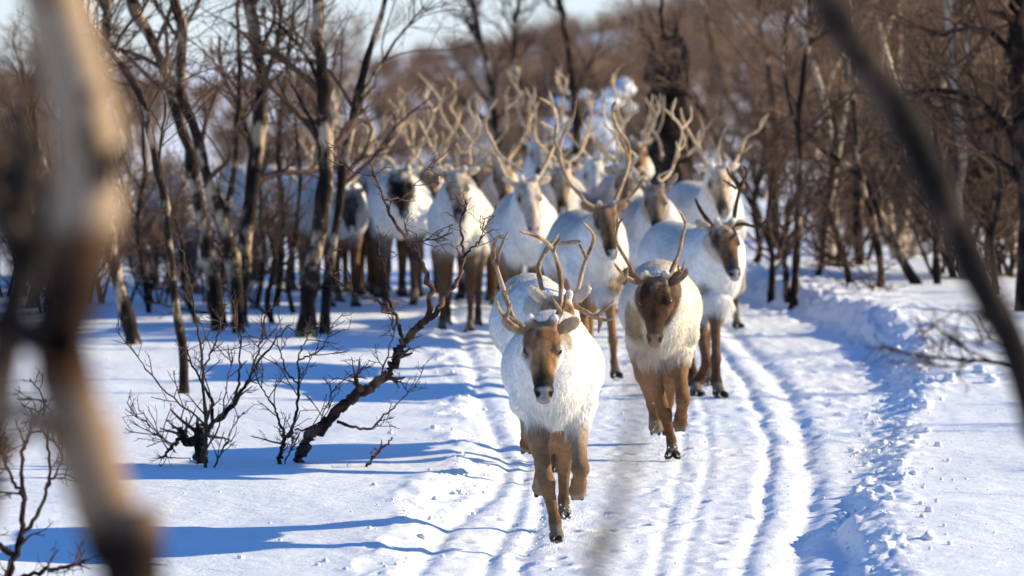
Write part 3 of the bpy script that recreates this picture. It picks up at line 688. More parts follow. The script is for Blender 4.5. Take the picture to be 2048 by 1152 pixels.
herd(1176, 46.0, R(-4), (1186, 328), (1192, 410), 'white reindeer with fully white face, centre of the herd behind the fawn faced one', 116, size=.9, face=(.8, .74, .66), fore=(.72, .6, .46), cheek=(.82, .79, .74), muzzle=(.55, .40, .36), lip=(.6, .5, .46))
herd(1262, 49.5, R(8), (1270, 290), (1284, 362), 'tawny cheeked reindeer with big branching antlers, high at the back beside the dark snag', 127, ant=[
    [b_((1258, 300), (1246, 262), (1252, 228), (1250, 195), (1244, 170)), t_((1252, 215), (1262, 190), (1262, 168)), t_((1250, 245), (1232, 235), (1224, 215))],
    [b_((1278, 298), (1288, 265), (1296, 240), (1300, 215), (1290, 195)), t_((1294, 250), (1312, 232), (1322, 205)), t_((1284, 280), (1300, 268), (1310, 250))]],
    face=(.36, .2, .1), fore=(.66, .5, .34), cheek=(.5, .34, .2))
herd(1342, 47.5, R(0), (1340, 330), (1348, 402), 'dark brown reindeer with blackish face, in front of the dark snag', 138, ant=[
    [b_((1326, 330), (1319, 285), (1302, 252), (1306, 225), (1322, 205)), t_((1312, 272), (1325, 240), (1328, 190))],
    [b_((1358, 330), (1380, 305), (1398, 288), (1406, 259), (1398, 229)), t_((1405, 265), (1418, 250), (1428, 236)), t_((1376, 308), (1372, 285), (1376, 265))]],
    face=(.05, .03, .02), fore=(.07, .045, .03), cheek=(.09, .06, .04), coat=(.10, .075, .06), back=(.05, .035, .019), legc=(.05, .035, .03))
herd(1410, 42.4, R(16), (1432, 345), (1450, 430), 'white reindeer with tan cheeks and upswept antlers, rightmost of the herd', 149, ant=[
    [b_((1424, 345), (1399, 301), (1377, 262), (1366, 240), (1361, 215)), t_((1404, 308), (1396, 280), (1399, 260))],
    [b_((1452, 345), (1470, 325), (1483, 298), (1492, 275), (1518, 259), (1537, 227)), t_((1520, 258), (1522, 244), (1530, 232)), t_((1478, 308), (1492, 300), (1505, 288)), t_((1440, 340), (1438, 290), (1455, 250))]],
    face=(.62, .42, .25), fore=(.7, .6, .5), cheek=(.75, .66, .55), muzzle=(.10, .07, .034), lip=(.5, .42, .36), vox=.016, fur=11000)
herd(1085, 51.0, R(-2), (1076, 292), (1080, 355), 'pale reindeer showing only ears and antlers behind the wide antlered one', 151, size=.85, face=(.6, .5, .4), fore=(.75, .62, .46))
herd(742, 48.0, R(6), (748, 335), (756, 402), 'tan antlered reindeer deep in the herd behind the black faced one', 163, size=.85, face=(.4, .28, .18), fore=(.7, .55, .4))
herd(975, 47.5, R(4), (962, 330), (968, 400), 'shade darkened reindeer wedged behind the tan forehead animal', 175, size=.85, face=(.4, .26, .15), fore=(.7, .52, .34), coat=(.5, .48, .46))  # darker coat carries the shade inside the herd as colour
herd(688, 46.8, R(6), (696, 420), (704, 484), 'reindeer with lowered head behind the pale dark muzzled one', 281, size=.6, face=(.2, .13, .09), fore=(.45, .34, .24), coat=(.52, .49, .45), fur=8000)
herd(778, 46.0, R(3), (782, 372), (788, 446), 'greyish reindeer tucked behind the right flank of the black faced animal', 283, size=.65, face=(.25, .16, .1), fore=(.5, .38, .26), coat=(.5, .47, .43), fur=8000)
herd(900, 46.6, R(-2), (900, 330), (904, 404), 'tall reindeer directly behind the tan forehead animal', 285, size=.7, face=(.3, .2, .12), fore=(.55, .42, .28), coat=(.58, .54, .49), fur=8000)
herd(862, 45.6, R(3), (858, 345), (862, 420), 'reindeer wedged behind the black faced and tan forehead animals', 221, size=.75, face=(.3, .19, .11), fore=(.6, .46, .3), coat=(.55, .52, .48), fur=8000)  # this rear animal and its packed neighbours below: shade put into darker coats
herd(728, 46.4, R(8), (722, 372), (730, 440), 'shade darkened reindeer at the left of the herd behind the pale dark muzzled one', 233, size=.7, face=(.16, .1, .07), fore=(.5, .4, .3), coat=(.48, .46, .44), fur=8000)  # coat darkened, shade painted into its colour
herd(626, 47.0, R(10), (628, 402), (638, 468), 'reindeer right behind the tall straight birch trunk', 245, size=.7, face=(.34, .22, .13), fore=(.6, .46, .3), coat=(.6, .56, .5), fur=8000, tall=1.0)
herd(1118, 44.0, R(-5), (1122, 345), (1126, 425), 'reindeer hemmed in between the wide antlered and the white faced animals', 257, size=.75, face=(.4, .28, .18), fore=(.6, .46, .32), coat=(.56, .52, .47), fur=8000)
herd(1245, 44.5, R(4), (1248, 350), (1254, 425), 'shade darkened reindeer pressed in behind the fawn faced and grey brown faced ones', 269, size=.75, face=(.26, .18, .12), fore=(.5, .38, .26), coat=(.5, .47, .44), fur=8000)  # shade behind the front rows painted as a darker coat
herd(1010, 45.5, R(2), (1004, 338), (1010, 412), 'reindeer squeezed left of the white faced wide antlered one', 271, size=.7, face=(.3, .2, .13), fore=(.55, .4, .26), coat=(.52, .48, .44), fur=8000)
herd(560, 48.5, R(14), (572, 412), (584, 475), 'reindeer behind the tall dark birch trunks left of the herd', 187, size=.75, face=(.5, .36, .22), fore=(.7, .55, .38), tall=.98, fur=6000)
herd(352, 47.0, R(10), (372, 485), (384, 545), 'reindeer glimpsed through the birch stems far left', 199, size=.55, coat=(.5, .47, .43), tall=.95, face=(.2, .13, .09), fur=6000)  # coats here and next greyed to paint in the shade among the stems
herd(480, 50.5, R(8), (484, 442), (494, 500), 'reindeer seen between the two forked birch trunks', 203, size=.6, coat=(.6, .56, .5), tall=.97, face=(.4, .3, .2), fur=6000)

# ------------------------------------------------------------------ birches by the herd (traced trunks)
def traced(name, label, pts, d0, r0, r1, seed, bark=M_BARK, twig=M_TWIG, group=None, forks=(), ckw=None, lean=0., cat='tree', n=26):
    rng = np.random.default_rng(seed)
    bx, by = pts[0]; base = at(bx, by, d0); base.z = gz(base.x, base.y) - .06
    def line(ps, ds):
        m_ = len(ps); return np.array([at(px, py, ds + lean * k / m_) for k, (px, py) in enumerate(ps)]) - np.array(base)
    L = line(pts, d0); L[0, 2] = 0
    l = smooth_line(L, n); l += rng.normal(0, r0 * .22, l.shape) * np.linspace(0, 1, n)[:, None]
    rad = np.linspace(r0, r1, n) * (1 + .12 * rng.normal(0, 1, n)); rad[0] *= 1.25; rad[-1] *= .12; rad[-2] *= .7
    stems = [(l, rad)]
    for fp, fr0, fr1 in forks:
        q = smooth_line(line(fp, d0), 14); stems.append((q + rng.normal(0, fr0 * .25, q.shape), np.linspace(fr0, fr1, 14) * (1 + .1 * rng.normal(0, 1, 14))))
    k = dict(limbs=7, branches=5, twigs=4, ln=(.9, .5, .25), t0=.35); k.update(ckw or {})
    return tree(name, base, stems, label, group, rng, bark, twig, cat, 9, k)
W_ = 'slender birches at the left of the herd'
traced('birch_tree', 'birch with pale spotted foot, leftmost trunk beside the blurred foreground stem', [(270, 697), (262, 660), (245, 600), (222, 500), (210, 400), (200, 260), (196, 150), (215, 30), (235, -160)], 39.2, .055, .028, 1, group=W_, forks=[([(215, 430), (180, 250), (172, 90), (150, -60)], .03, .015)])
traced('birch_tree', 'thin pale stemmed birch standing in open snow left of the saplings', [(368, 788), (366, 700), (350, 600), (332, 420), (316, 340), (287, 206), (257, 150), (212, 92), (160, 20), (120, -120)], 34.6, .030, .020, 2, M_BARK, group=W_, ckw=dict(limbs=6, t0=.2, ln=(.7, .4, .2)), forks=[([(332, 420), (318, 330), (330, 220), (322, 150)], .012, .005)])
traced('birch_tree', 'dark birch leaning left with its crown out of frame, left of the fork', [(436, 650), (428, 580), (419, 516), (400, 425), (376, 285), (345, 190), (322, 121), (290, 50), (262, -10), (220, -160)], 40.6, .055, .035, 3, group=W_)
traced('birch_tree', 'two stemmed birch with crooked sunlit right edge, in the middle of the left trunks', [(478, 650), (470, 560), (449, 449), (413, 346), (388, 255), (358, 164), (364, 67), (346, 0), (330, -160)], 40.3, .055, .030, 4, group=W_, forks=[([(449, 449), (470, 330), (478, 200), (475, 80), (485, -60)], .026, .012), ([(364, 80), (330, 40), (300, -30)], .018, .010)])
traced('birch_tree', 'thick wavy birch trunk with tan spotted bark, right of the two stemmed birch', [(478, 655), (482, 580), (492, 470), (505, 370), (516, 290), (526, 200), (518, 110), (505, 50), (490, -20), (470, -160)], 41.4, .065, .042, 5, group=W_, forks=[([(522, 230), (535, 140), (560, 60), (552, -60)], .025, .012)])
traced('birch_tree', 'tall straight birch with dark lower trunk, directly left of the herd', [(612, 668), (618, 580), (628, 510), (645, 430), (652, 330), (648, 230), (642, 130), (636, 50), (632, -20), (640, -160)], 39.8, .070, .036, 6, group=W_, forks=[([(640, 160), (610, 110), (570, 60), (520, 30)], .018, .008), ([(650, 300), (600, 200), (560, 130)], .016, .006)])
traced('birch_tree', 'thin birch leaning right at the top beside the tall straight trunk', [(648, 668), (655, 560), (676, 430), (690, 320), (708, 230), (730, 140), (752, 60), (775, -10), (800, -140)], 40.2, .038, .020, 7, group=W_, forks=[([(715, 200), (760, 130), (800, 70), (850, 10)], .016, .006)])
for k, (pts, d, r, lab) in enumerate([
    ([(548, 640), (560, 560), (565, 430), (558, 300), (570, 150), (590, 20)], 44, .03, 'thin dark sapling trunk between the spotted birch and the straight one'),
    ([(590, 660), (575, 560), (590, 470), (600, 360), (588, 220)], 43, .022, 'slim bare stem left of the straight trunk foot'),
    ([(510, 640), (528, 520), (520, 400), (540, 280)], 43.5, .024, 'slim shaded stem right of the spotted birch foot'),
    ([(400, 660), (370, 580), (360, 470), (330, 380)], 42, .026, 'dark slanting stem left of the two stemmed birch foot'),
    ([(300, 660), (290, 560), (276, 440), (290, 330), (280, 180)], 43, .028, 'thin stem right of the pale footed birch'),
    ([(452, 655), (440, 590), (452, 500), (430, 390)], 41.5, .030, 'short dark stem between the left birch trunks'),
    ([(548, 655), (535, 600), (548, 520), (530, 430)], 42, .028, 'short dark stem leaning beside the spotted birch'),
    ([(150, 660), (140, 560), (160, 430), (130, 300), (140, 150)], 43, .045, 'dark birch half covered by the blurred foreground stem'),
    ([(60, 660), (75, 540), (50, 420), (70, 280), (40, 120)], 44, .05, 'dark birch at the left frame edge')]):
    traced('birch_sapling', lab, pts, d, r, r * .4, 20 + k, M_BARKD, group='small stems among the left birches', ckw=dict(limbs=9, branches=5, twigs=4, t0=.12, ln=(.6, .35, .2)))
# behind the herd and right
traced('birch_tree', 'distant birch with pale blotch, left of three behind the herd', [(1010, 430), (992, 250), (972, 130), (955, 50), (925, -60)], 62, .05, .03, 40, M_BARK, group='birches rising behind the herd', ckw=dict(limbs=12))
traced('birch_tree', 'distant birch with pale blotch, middle of three behind the herd', [(1060, 430), (1050, 260), (1040, 180), (1028, 90), (1045, -60)], 62, .05, .03, 41, M_BARK, group='birches rising behind the herd', ckw=dict(limbs=12))
traced('birch_tree', 'dark distant birch trunk, right of three behind the herd', [(1160, 430), (1150, 220), (1138, 110), (1120, 0), (1110, -120)], 60, .055, .035, 42, M_BARKD, group='birches rising behind the herd', ckw=dict(limbs=12))
traced('snag', 'black broken birch snag with a ragged top behind the antlers', [(1340, 560), (1336, 430), (1328, 300), (1333, 200), (1327, 130), (1330, 84)], 52.0, .24, .19, 43, M_BARKD, cat='tree', ckw=dict(limbs=3, branches=2, twigs=2, t0=.8, ln=(.35, .2, .15), ang=(.5, .6, .7)),
       forks=[([(1328, 150), (1306, 100), (1296, 70)], .06, .02), ([(1330, 140), (1350, 95), (1356, 60)], .06, .02), ([(1362, 430), (1378, 330), (1374, 230), (1350, 150)], .05, .02), ([(1330, 100), (1322, 40), (1330, -30)], .03, .012)])
traced('birch_tree', 'slim two stemmed birch standing right of the herd', [(1586, 606), (1594, 500), (1600, 380), (1598, 260), (1606, 160), (1622, 60), (1625, -60)], 44.2, .035, .018, 44, M_BARK, group='birches at the right', forks=[([(1598, 265), (1578, 200), (1565, 110), (1575, 20)], .016, .007), ([(1575, 606), (1570, 500), (1578, 400)], .03, .015)], ckw=dict(limbs=8, twigs=4))
traced('birch_tree', 'white barked birch with black breaks, behind the right foreground stem', [(1935, 590), (1925, 480), (1915, 400), (1926, 320), (1918, 240), (1905, 160), (1900, 100), (1898, 20), (1900, -100)], 47, .045, .030, 45, M_BARKP, group='birches at the right', forks=[([(1908, 165), (1930, 110), (1945, 50)], .022, .012)], ckw=dict(limbs=9))
traced('birch_tree', 'spotted birch trunk slanting up left, right of the slim stems', [(1842, 590), (1810, 530), (1780, 470), (1755, 420), (1720, 350), (1650, 300), (1600, 250)], 46, .045, .02, 46, M_BARK, group='birches at the right', ckw=dict(limbs=9))
traced('birch_tree', 'thin upright birch with sunlit left fork, left of the slanting trunk', [(1758, 606), (1762, 540), (1745, 430), (1730, 390), (1715, 300), (1708, 180), (1722, 60)], 45, .03, .012, 47, M_BARK, group='birches at the right', ckw=dict(limbs=9))
traced('birch_tree', 'black gnarled birch with long side limbs at the right frame edge', [(2050, 560), (2058, 400), (2040, 260), (2036, 130), (2040, 0), (2030, -120)], 41.5, .085, .06, 48, M_BARKD, group='birches at the right', forks=[([(2040, 300), (1990, 230), (1930, 190), (1860, 180), (1830, 196)], .04, .015), ([(2040, 360), (2000, 320), (1950, 290)], .03, .01), ([(2036, 130), (1990, 70), (1930, 60), (1860, 70)], .035, .012), ([(1990, 225), (1945, 240), (1900, 225)], .02, .01)], ckw=dict(limbs=8))
for k, (pts, d, r, lab) in enumerate([
    ([(1540, 600), (1545, 520), (1535, 440), (1550, 330)], 45, .03, 'short stem rising next to the rightmost reindeer'),
    ([(1625, 606), (1640, 540), (1650, 450), (1665, 330), (1670, 200)], 47, .028, 'thin stem right of the slim two stemmed birch'),
    ([(1700, 600), (1690, 520), (1660, 430), (1640, 380)], 46, .035, 'dark leaning stem below the slanting trunk'),
    ([(1876, 585), (1872, 500), (1885, 400), (1870, 260), (1860, 120)], 46, .04, 'dark upright stem left of the white barked birch'),
    ([(1990, 580), (1985, 480), (2000, 380), (1985, 250)], 44, .032, 'dark stem between the white barked birch and the frame edge'),
    ([(1505, 590), (1520, 500), (1508, 410), (1530, 300), (1520, 200)], 50, .03, 'blurred stem just behind the rightmost antlers')]):
    traced('birch_sapling', lab, pts, d, r, r * .4, 60 + k, M_BARKD, group='small stems among the right birches', ckw=dict(limbs=10, branches=5, twigs=4, t0=.12, ln=(.7, .4, .22)))

# ------------------------------------------------------------------ the wood behind: copies of a few birches and thickets
def proto(kind, seed):
    rng = np.random.default_rng(seed)
    if kind == 'tree':
        n = rng.integers(1, 4); stems = []
        for k in range(n):
            a = rng.uniform(0, 6.28); l, r = grow(rng, (0.06 * k, 0, -.1), (math.cos(a) * .22, math.sin(a) * .22, 1), rng.uniform(3.2, 4.4), rng.uniform(.04, .06), .010, 14, .09, .03); stems.append((l, r))
        return tree('birch_tree', (0, 0, 0), stems, '', None, rng, M_BARKP if seed == 302 else M_BARK, M_TWIGR, 'tree', 7, dict(limbs=int(15 / n) + 3, branches=7, twigs=6, ln=(1.1, .6, .32), t0=.15, rmin=.003))
    stems = []
    for k in range(8):
        a = rng.uniform(0, 6.28); l, r = grow(rng, (rng.normal(0, .15), rng.normal(0, .15), -.1), (math.cos(a) * .45, math.sin(a) * .45, 1), rng.uniform(1.2, 2.0), .022, .005, 10, .12, .03); stems.append((l, r))
    return tree('birch_thicket', (0, 0, 0), stems, '', None, rng, M_BARKD, M_TWIGR, 'bush', 5, dict(limbs=8, branches=6, twigs=5, ln=(.7, .4, .22), t0=.12, rmin=.003))
PT = [proto('tree', 300 + k) for k in range(4)]; PB = [proto('bush', 320 + k) for k in range(4)]
used = set()
DW = lambda d: 'at the near edge of' if d < 66 else ('in the middle of' if d < 95 else 'deep in')
SW = {}
def place(protos, x, y, sc, label, group, rng, sz=0):
    p = protos[rng.integers(len(protos))]
    o = copy_tree(p) if p.name in used else p; used.add(p.name)
    o.location = (x, y, gz(x, y) + sz); o.rotation_euler = (0, 0, rng.uniform(0, 6.28)); o.scale = (sc, sc, sc * rng.uniform(.9, 1.1)); tag(o, label, None, group); return o
rng = np.random.default_rng(77)
n = 0
# thickets: full width
for k in range(85):
    px = rng.uniform(-60, 2110); d = (75 + 80 * rng.random()) if px < 1400 else 66 + 80 * rng.random()
    sc = rng.uniform(.8, 1.1) * float(np.interp(px, [0, 300, 600, 1000, 1400, 1700], [.75, .62, .62, .82, 1.0, 1.15]))
    lab = 'low bare thicket in the brown wood left of the herd' if px < 700 else ('bare thicket in the brown wood behind the herd' if px < 1450 else 'bare thicket in the brown wood at the right')
    if 1120 < px < 1700 and 60 < d < 82: continue
    if px > 1400 and k % 3 < 2: continue
    place(PB, Xp(px, d), d, sc, lab.replace('in the', DW(d) + ' the'), lab.replace('bare thicket', 'bare thickets'), rng)
for k in range(40):
    d = 50 + 70 * rng.random() ** 1.3
    u_ = rng.random(); px = rng.uniform(1380, 2150) if u_ < .68 else (rng.uniform(-80, 330) if u_ < .86 else rng.uniform(650, 1380))
    if px < 1560 and px > 1380: d = max(d, 64)
    if 650 < px < 1380: d = max(d, 75)
    sc = rng.uniform(.75, 1.1) if px > 1300 else rng.uniform(.5, .8)
    lab = 'bare brown birch in the blurred wood at the right' if px > 1380 else ('bare birch in the blurred wood at the far left' if px < 400 else 'bare birch in the blurred wood behind the herd')
    place(PT, Xp(px, d), d, sc, lab.replace('in the', DW(d) + ' the'), lab.replace('birch', 'birches', 1), rng)
for px, d, sc in [(120, 43, .6), (190, 45, .7), (300, 44.5, .5), (420, 44, .35), (480, 43.5, .35), (40, 46, .8), (340, 49, .6)]:
    place(PB, Xp(px, d), d, sc, 'low dark brush around the feet of the left birches', 'dark brush among the left birches', rng)
for k in range(11):
    px = rng.uniform(1500, 2120); d = rng.uniform(46.5, 64); place(PB, Xp(px, d), d, rng.uniform(.55, 1.0), 'bare brush at the feet of the right birches, ' + ('left of the slanting trunk' if px < 1760 else 'right of the slanting trunk'), 'bare brush among the right birches', rng)
for k in range(12):
    px = rng.uniform(1520, 2150); d = rng.uniform(47, 62); place(PT, Xp(px, d), d, rng.uniform(.6, 1.0), 'bare birch behind the right bank, ' + ('left of the slanting trunk' if px < 1700 else 'between the slanting and white barked trunks' if px < 1920 else 'right of the white barked birch'), 'bare birches close behind the right snow bank', rng)
# birches right of the frame whose long shadows cross the track
for (x, y, sc) in [(5.8, 28.6, .42), (6.2, 33.0, .45), (8.5, 29.5, .6), (11, 33.5, .8), (7.5, 36, .6), (9.5, 38.5, .8), (7, 41, .7), (10.5, 43.5, .9), (12.5, 40, .9)]:
    place(PT, x, y, sc, 'bare birch right of the frame shading the track', 'birches right of the track', rng)
# far wood on the hills: one uncountable mass
def far_wood():
    rng = np.random.default_rng(5); its = []
    for _ in range(60):
        a = rng.uniform(0, 6.28); q = grow(rng, (rng.normal(0, .25), rng.normal(0, .25), 0), (math.cos(a) * .5, math.sin(a) * .5, 1), rng.uniform(1.4, 3.0), .03, .012, 4, .18, .02); its.append(q)
        its += sprout(rng, q[0], q[1], 3, .2, 1, .7, .9, .7, 3, .2, .05, rmin=.014)
    V, F = tubes(its, 3); VV, FF, off = [], [], 0
    for k in range(420):
        d = 190 * (4.0 ** rng.random()); px = rng.uniform(-250, 2300); x = Xp(px, d); a = rng.uniform(0, 6.28); s = rng.uniform(.7, 1.2) * float(np.interp(px, [0, 400, 700, 1000, 1400], [.6, .42, .6, .75, 1.1]))
        Rz = np.array([[math.cos(a), -math.sin(a), 0], [math.sin(a), math.cos(a), 0], [0, 0, 1]]) * s
        VV.append(V @ Rz.T + np.array([x, d, gz(x, d) - .05])); FF.append(F + off); off += len(V)
    o = mesh_np('far_wood', np.concatenate(VV), np.concatenate(FF), M_TWIGR); tag(o, 'brown birch wood on the far hills behind the herd', 'wood', kind='stuff')
far_wood()

# ------------------------------------------------------------------ saplings and shrubs in focus at the left
def shrub(name, label, d, stems_px, seed, bark, ckw, cat='sapling', lean=.25):
    rng = np.random.default_rng(seed); bx, by = stems_px[0][0][0]
    base = at(bx, by, d); base.z = gz(base.x, base.y) - .03
    stems = []
    for pts, r0, r1 in stems_px:
        ph = rng.uniform(-1, 1)
        L = np.array([at(px, py, d + lean * ph * k / len(pts)) for k, (px, py) in enumerate(pts)]) - np.array(base)
        n = 5 * len(pts); l = smooth_line(L, n); l[1:-1] += rng.normal(0, .006 + r0 * .16, (n - 2, 3)) * .6
        stems.append((l, np.linspace(r0, r1, n) * (1 + .10 * rng.normal(0, 1, n))))
    stems[0][0][0][2] = 0
    return tree(name, base, stems, label, None, rng, bark, M_TWIG, cat, 8, ckw)
shrub('leaning_birch', 'crooked dark birch leaning right over the shadowed snow, forked near the herd', 29.3, [
    ([(596, 933), (604, 905), (621, 872), (657, 840), (698, 801), (721, 781), (757, 766), (780, 737), (801, 695), (811, 676), (835, 655), (858, 636)], .034, .019),
    ([(858, 637), (881, 613), (893, 583), (919, 558), (925, 507), (922, 448), (934, 406)], .016, .003),
    ([(925, 515), (945, 495), (968, 470), (958, 440)], .007, .002),
    ([(858, 637), (861, 585), (845, 530), (816, 483), (786, 442), (769, 400), (751, 353), (735, 310)], .017, .003),
    ([(803, 690), (801, 654), (786, 619), (772, 577), (769, 536), (760, 505)], .012, .003),
    ([(786, 620), (751, 600), (716, 590), (686, 571), (668, 548), (655, 520)], .010, .0025),
    ([(674, 843), (710, 856), (739, 857), (769, 831), (840, 762)], .008, .002),
    ([(722, 781), (716, 768), (712, 752)], .014, .009),
    ([(751, 353), (715, 345), (690, 330), (660, 300)], .005, .0016), ([(769, 400), (810, 390), (845, 350), (860, 330)], .005, .0016), ([(816, 483), (850, 480), (880, 465)], .005, .0018),
    ([(757, 766), (778, 700), (790, 660)], .006, .002)],
    901, M_RED, dict(limbs=4, branches=3, twigs=2, ln=(.19, .10, .06), t0=.25, crook=.12, up=.03, rmin=.0015, ang=(.9, .9, .9)), 'tree')
shrub('birch_sapling', 'thin straight reddish sapling, left of the forked saplings', 29.0, [
    ([(410, 952), (412, 855), (406, 760), (403, 713), (385, 595), (370, 520), (357, 470)], .011, .002),
    ([(412, 850), (370, 815), (326, 778), (280, 720), (232, 660)], .006, .002),
    ([(411, 900), (440, 850), (455, 760), (470, 700)], .005, .002), ([(418, 950), (450, 890), (478, 830)], .006, .002),
    ([(405, 740), (430, 690), (445, 640), (450, 600)], .006, .002)], 902, M_TWIG, dict(limbs=6, branches=2, twigs=1, ln=(.18, .09, .05), t0=.2, crook=.08, up=.05, rmin=.0014))
shrub('birch_sapling', 'broken old birch stump sprouting long bare shoots, behind the straight sapling', 29.5, [
    ([(404, 922), (398, 893), (396, 868), (405, 855)], .035, .02), ([(396, 880), (375, 884), (365, 866), (358, 860)], .026, .014), ([(368, 872), (350, 885), (338, 900), (324, 916)], .012, .006),
    ([(405, 862), (440, 835), (468, 807), (503, 748), (545, 689), (580, 650)], .015, .003), ([(424, 850), (422, 800), (400, 760), (380, 720), (365, 690)], .010, .003), ([(468, 807), (480, 740), (478, 680), (470, 620)], .008, .002),
    ([(503, 748), (520, 690), (530, 640), (560, 600)], .006, .002), ([(338, 900), (300, 850), (266, 830)], .004, .0016), ([(350, 905), (320, 870), (290, 842)], .004, .0016)],
    903, M_BARKD, dict(limbs=4, branches=2, twigs=2, ln=(.22, .11, .06), t0=.3, crook=.10, up=.05, rmin=.0015), 'tree')
shrub('birch_sapling', 'bushy forked sapling right beside the foot of the leaning birch', 29.1, [
    ([(556, 943), (562, 905), (571, 878), (585, 862)], .014, .009), ([(571, 878), (560, 845), (548, 815), (525, 780), (505, 735)], .008, .002), ([(583, 862), (594, 815), (598, 772), (598, 713), (612, 680), (625, 650)], .009, .002),
    ([(590, 860), (630, 850), (650, 820), (672, 770)], .005, .002), ([(598, 770), (570, 740), (560, 700), (530, 670)], .006, .002), ([(598, 720), (640, 700), (660, 660)], .005, .002), ([(560, 940), (580, 905), (588, 880)], .004, .0016)],
    904, M_BARKD, dict(limbs=5, branches=2, twigs=2, ln=(.20, .10, .06), t0=.2, crook=.10, up=.04, rmin=.0015))
shrub('fallen_branch', 'short dead branch sticking out of the snow right of the leaning birch', dep(949), [
    ([(684, 950), (700, 946), (712, 948), (735, 930), (760, 900), (784, 875)], .011, .005), ([(745, 915), (752, 905), (750, 895)], .004, .002), ([(705, 948), (696, 943), (686, 947)], .012, .010)],
    905, M_BARKD, dict(limbs=1, branches=1, twigs=1, ln=(.06, .04, .02), t0=.4), 'branch', .05)
shrub('birch_sapling', 'tangled bare sapling in the lower left corner', 21.5, [
    ([(10, 1230), (20, 1140), (40, 1080), (50, 1000), (45, 930), (60, 860), (90, 800)], .016, .004), ([(42, 1070), (80, 1020), (100, 950), (95, 880), (85, 800)], .009, .003), ([(30, 1110), (-20, 1080), (-60, 1040)], .012, .006),
    ([(48, 1000), (20, 950), (5, 900), (-20, 880)], .008, .003), ([(90, 980), (120, 930), (125, 880)], .006, .002), ([(-30, 1180), (60, 1150), (130, 1135), (170, 1120)], .012, .005)],
    906, M_BARKD, dict(limbs=7, branches=3, twigs=2, ln=(.16, .09, .05), t0=.15, crook=.2, up=.03, rmin=.0016), 'bush', .2)
for k, (pts, lab) in enumerate([([(1690, 606), (1700, 560), (1730, 590), (1760, 600)], 'bent twig on the snow bank at the right'), ([(1752, 615), (1745, 575), (1720, 540), (1690, 530)], 'arched twig on the snow bank left of the slanting birch'),
                                ([(1995, 585), (1990, 550), (2010, 510), (2040, 490)], 'small twig on the bank near the right frame edge')]):
    shrub('twig', lab, dep(612), [(pts, .012, .003)], 910 + k, M_BARKD, dict(limbs=8, branches=3, twigs=1, ln=(.4, .2, .1), t0=.1, crook=.2, rmin=.003), 'twig')

# ------------------------------------------------------------------ foreground stems, far out of focus
def fore(label, d, stems_px, seed, bark, ckw, name='birch_tree'):
    rng = np.random.default_rng(seed); bx, by = stems_px[0][0][0]
    base = at(bx, by, d); base.z = gz(base.x, base.y) - .05; stems = []
    for j, (pts, r0, r1, dd) in enumerate(stems_px):
        L = np.array([at(px, py, d + dd * k / len(pts)) for k, (px, py) in enumerate(pts)]) - np.array(base)
        if j == 0: L = np.vstack([[L[0, 0], 0, 0], L])
        n = 6 * len(pts); l = smooth_line(L, n); stems.append((l, np.linspace(r0, r1, n) * (1 + .06 * rng.normal(0, 1, n))))
    return tree(name, base, stems, label, 'blurred stems close to the viewer', rng, bark, M_TWIG, 'tree', 12, ckw)
NOC = dict(limbs=3, branches=2, twigs=2, ln=(.14, .08, .05), t0=.75)
fore('thick blurred tan birch stem crossing the left side close to the viewer', 6.5, [
    ([(268, 1300), (228, 1080), (182, 930), (140, 790), (118, 680), (150, 540), (176, 400), (172, 260), (140, 110), (100, -20), (60, -260)], .042, .036, .2),
    ([(120, 690), (60, 670), (-10, 650), (-120, 640)], .022, .016, .2), ([(112, 870), (50, 830), (-20, 795), (-100, 760)], .014, .010, .2)], 950, make_banded(at(0, 1152, 6.5).z - gz(0, 6.5), at(0, 0, 6.5).z - gz(0, 6.5)), NOC)
fore('blurred dark twiggy stem at the left frame edge', 7.5, [
    ([(-60, 1350), (-30, 1000), (-5, 800), (20, 640), (45, 520), (35, 400), (10, 300)], .030, .020, .2), ([(30, 580), (80, 500), (100, 420), (95, 360)], .020, .012, .1), ([(40, 500), (5, 430), (-20, 380)], .022, .012, .1), ([(35, 420), (60, 330), (40, 240), (60, 170)], .022, .010, .1)], 951, M_BARKD, NOC)
fore('blurred dark birch stem slanting across the right side', 9.0, [
    ([(2140, 1100), (2075, 860), (2030, 700), (1975, 590), (1925, 490), (1880, 390), (1835, 290), (1760, 170), (1700, 80), (1650, -10), (1560, -200)], .017, .031, .2)], 952, M_BARKD, dict(limbs=4, branches=3, twigs=2, ln=(.12, .07, .04), t0=.3, rmin=.0012))
fore('bare twiggy sapling reaching in from the right edge over the snow bank', 17.5, [
    ([(2130, 1500), (2110, 1200), (2085, 900), (2070, 700), (2060, 560)], .014, .006, .1), ([(2078, 790), (2040, 745), (1990, 725), (1900, 718), (1820, 708), (1765, 690), (1748, 668)], .008, .002, .3),
    ([(1985, 724), (1930, 695), (1880, 660), (1860, 640)], .005, .0015, .2), ([(1960, 720), (1900, 735), (1850, 728)], .004, .0015, .2), ([(2072, 720), (2000, 690), (1960, 670)], .005, .0015, .2)], 954, M_BARKD, dict(limbs=5, branches=3, twigs=2, ln=(.16, .09, .05), t0=.25, crook=.14, rmin=.0013), 'birch_sapling')
fore('very blurred thin twig stem rising in front of the second reindeer', 6.0, [([(1180, 1300), (1200, 1150), (1232, 1020), (1260, 900), (1276, 780), (1282, 690), (1284, 640)], .018, .006, .1)], 953, M_RED, dict(limbs=0, branches=0, twigs=0))

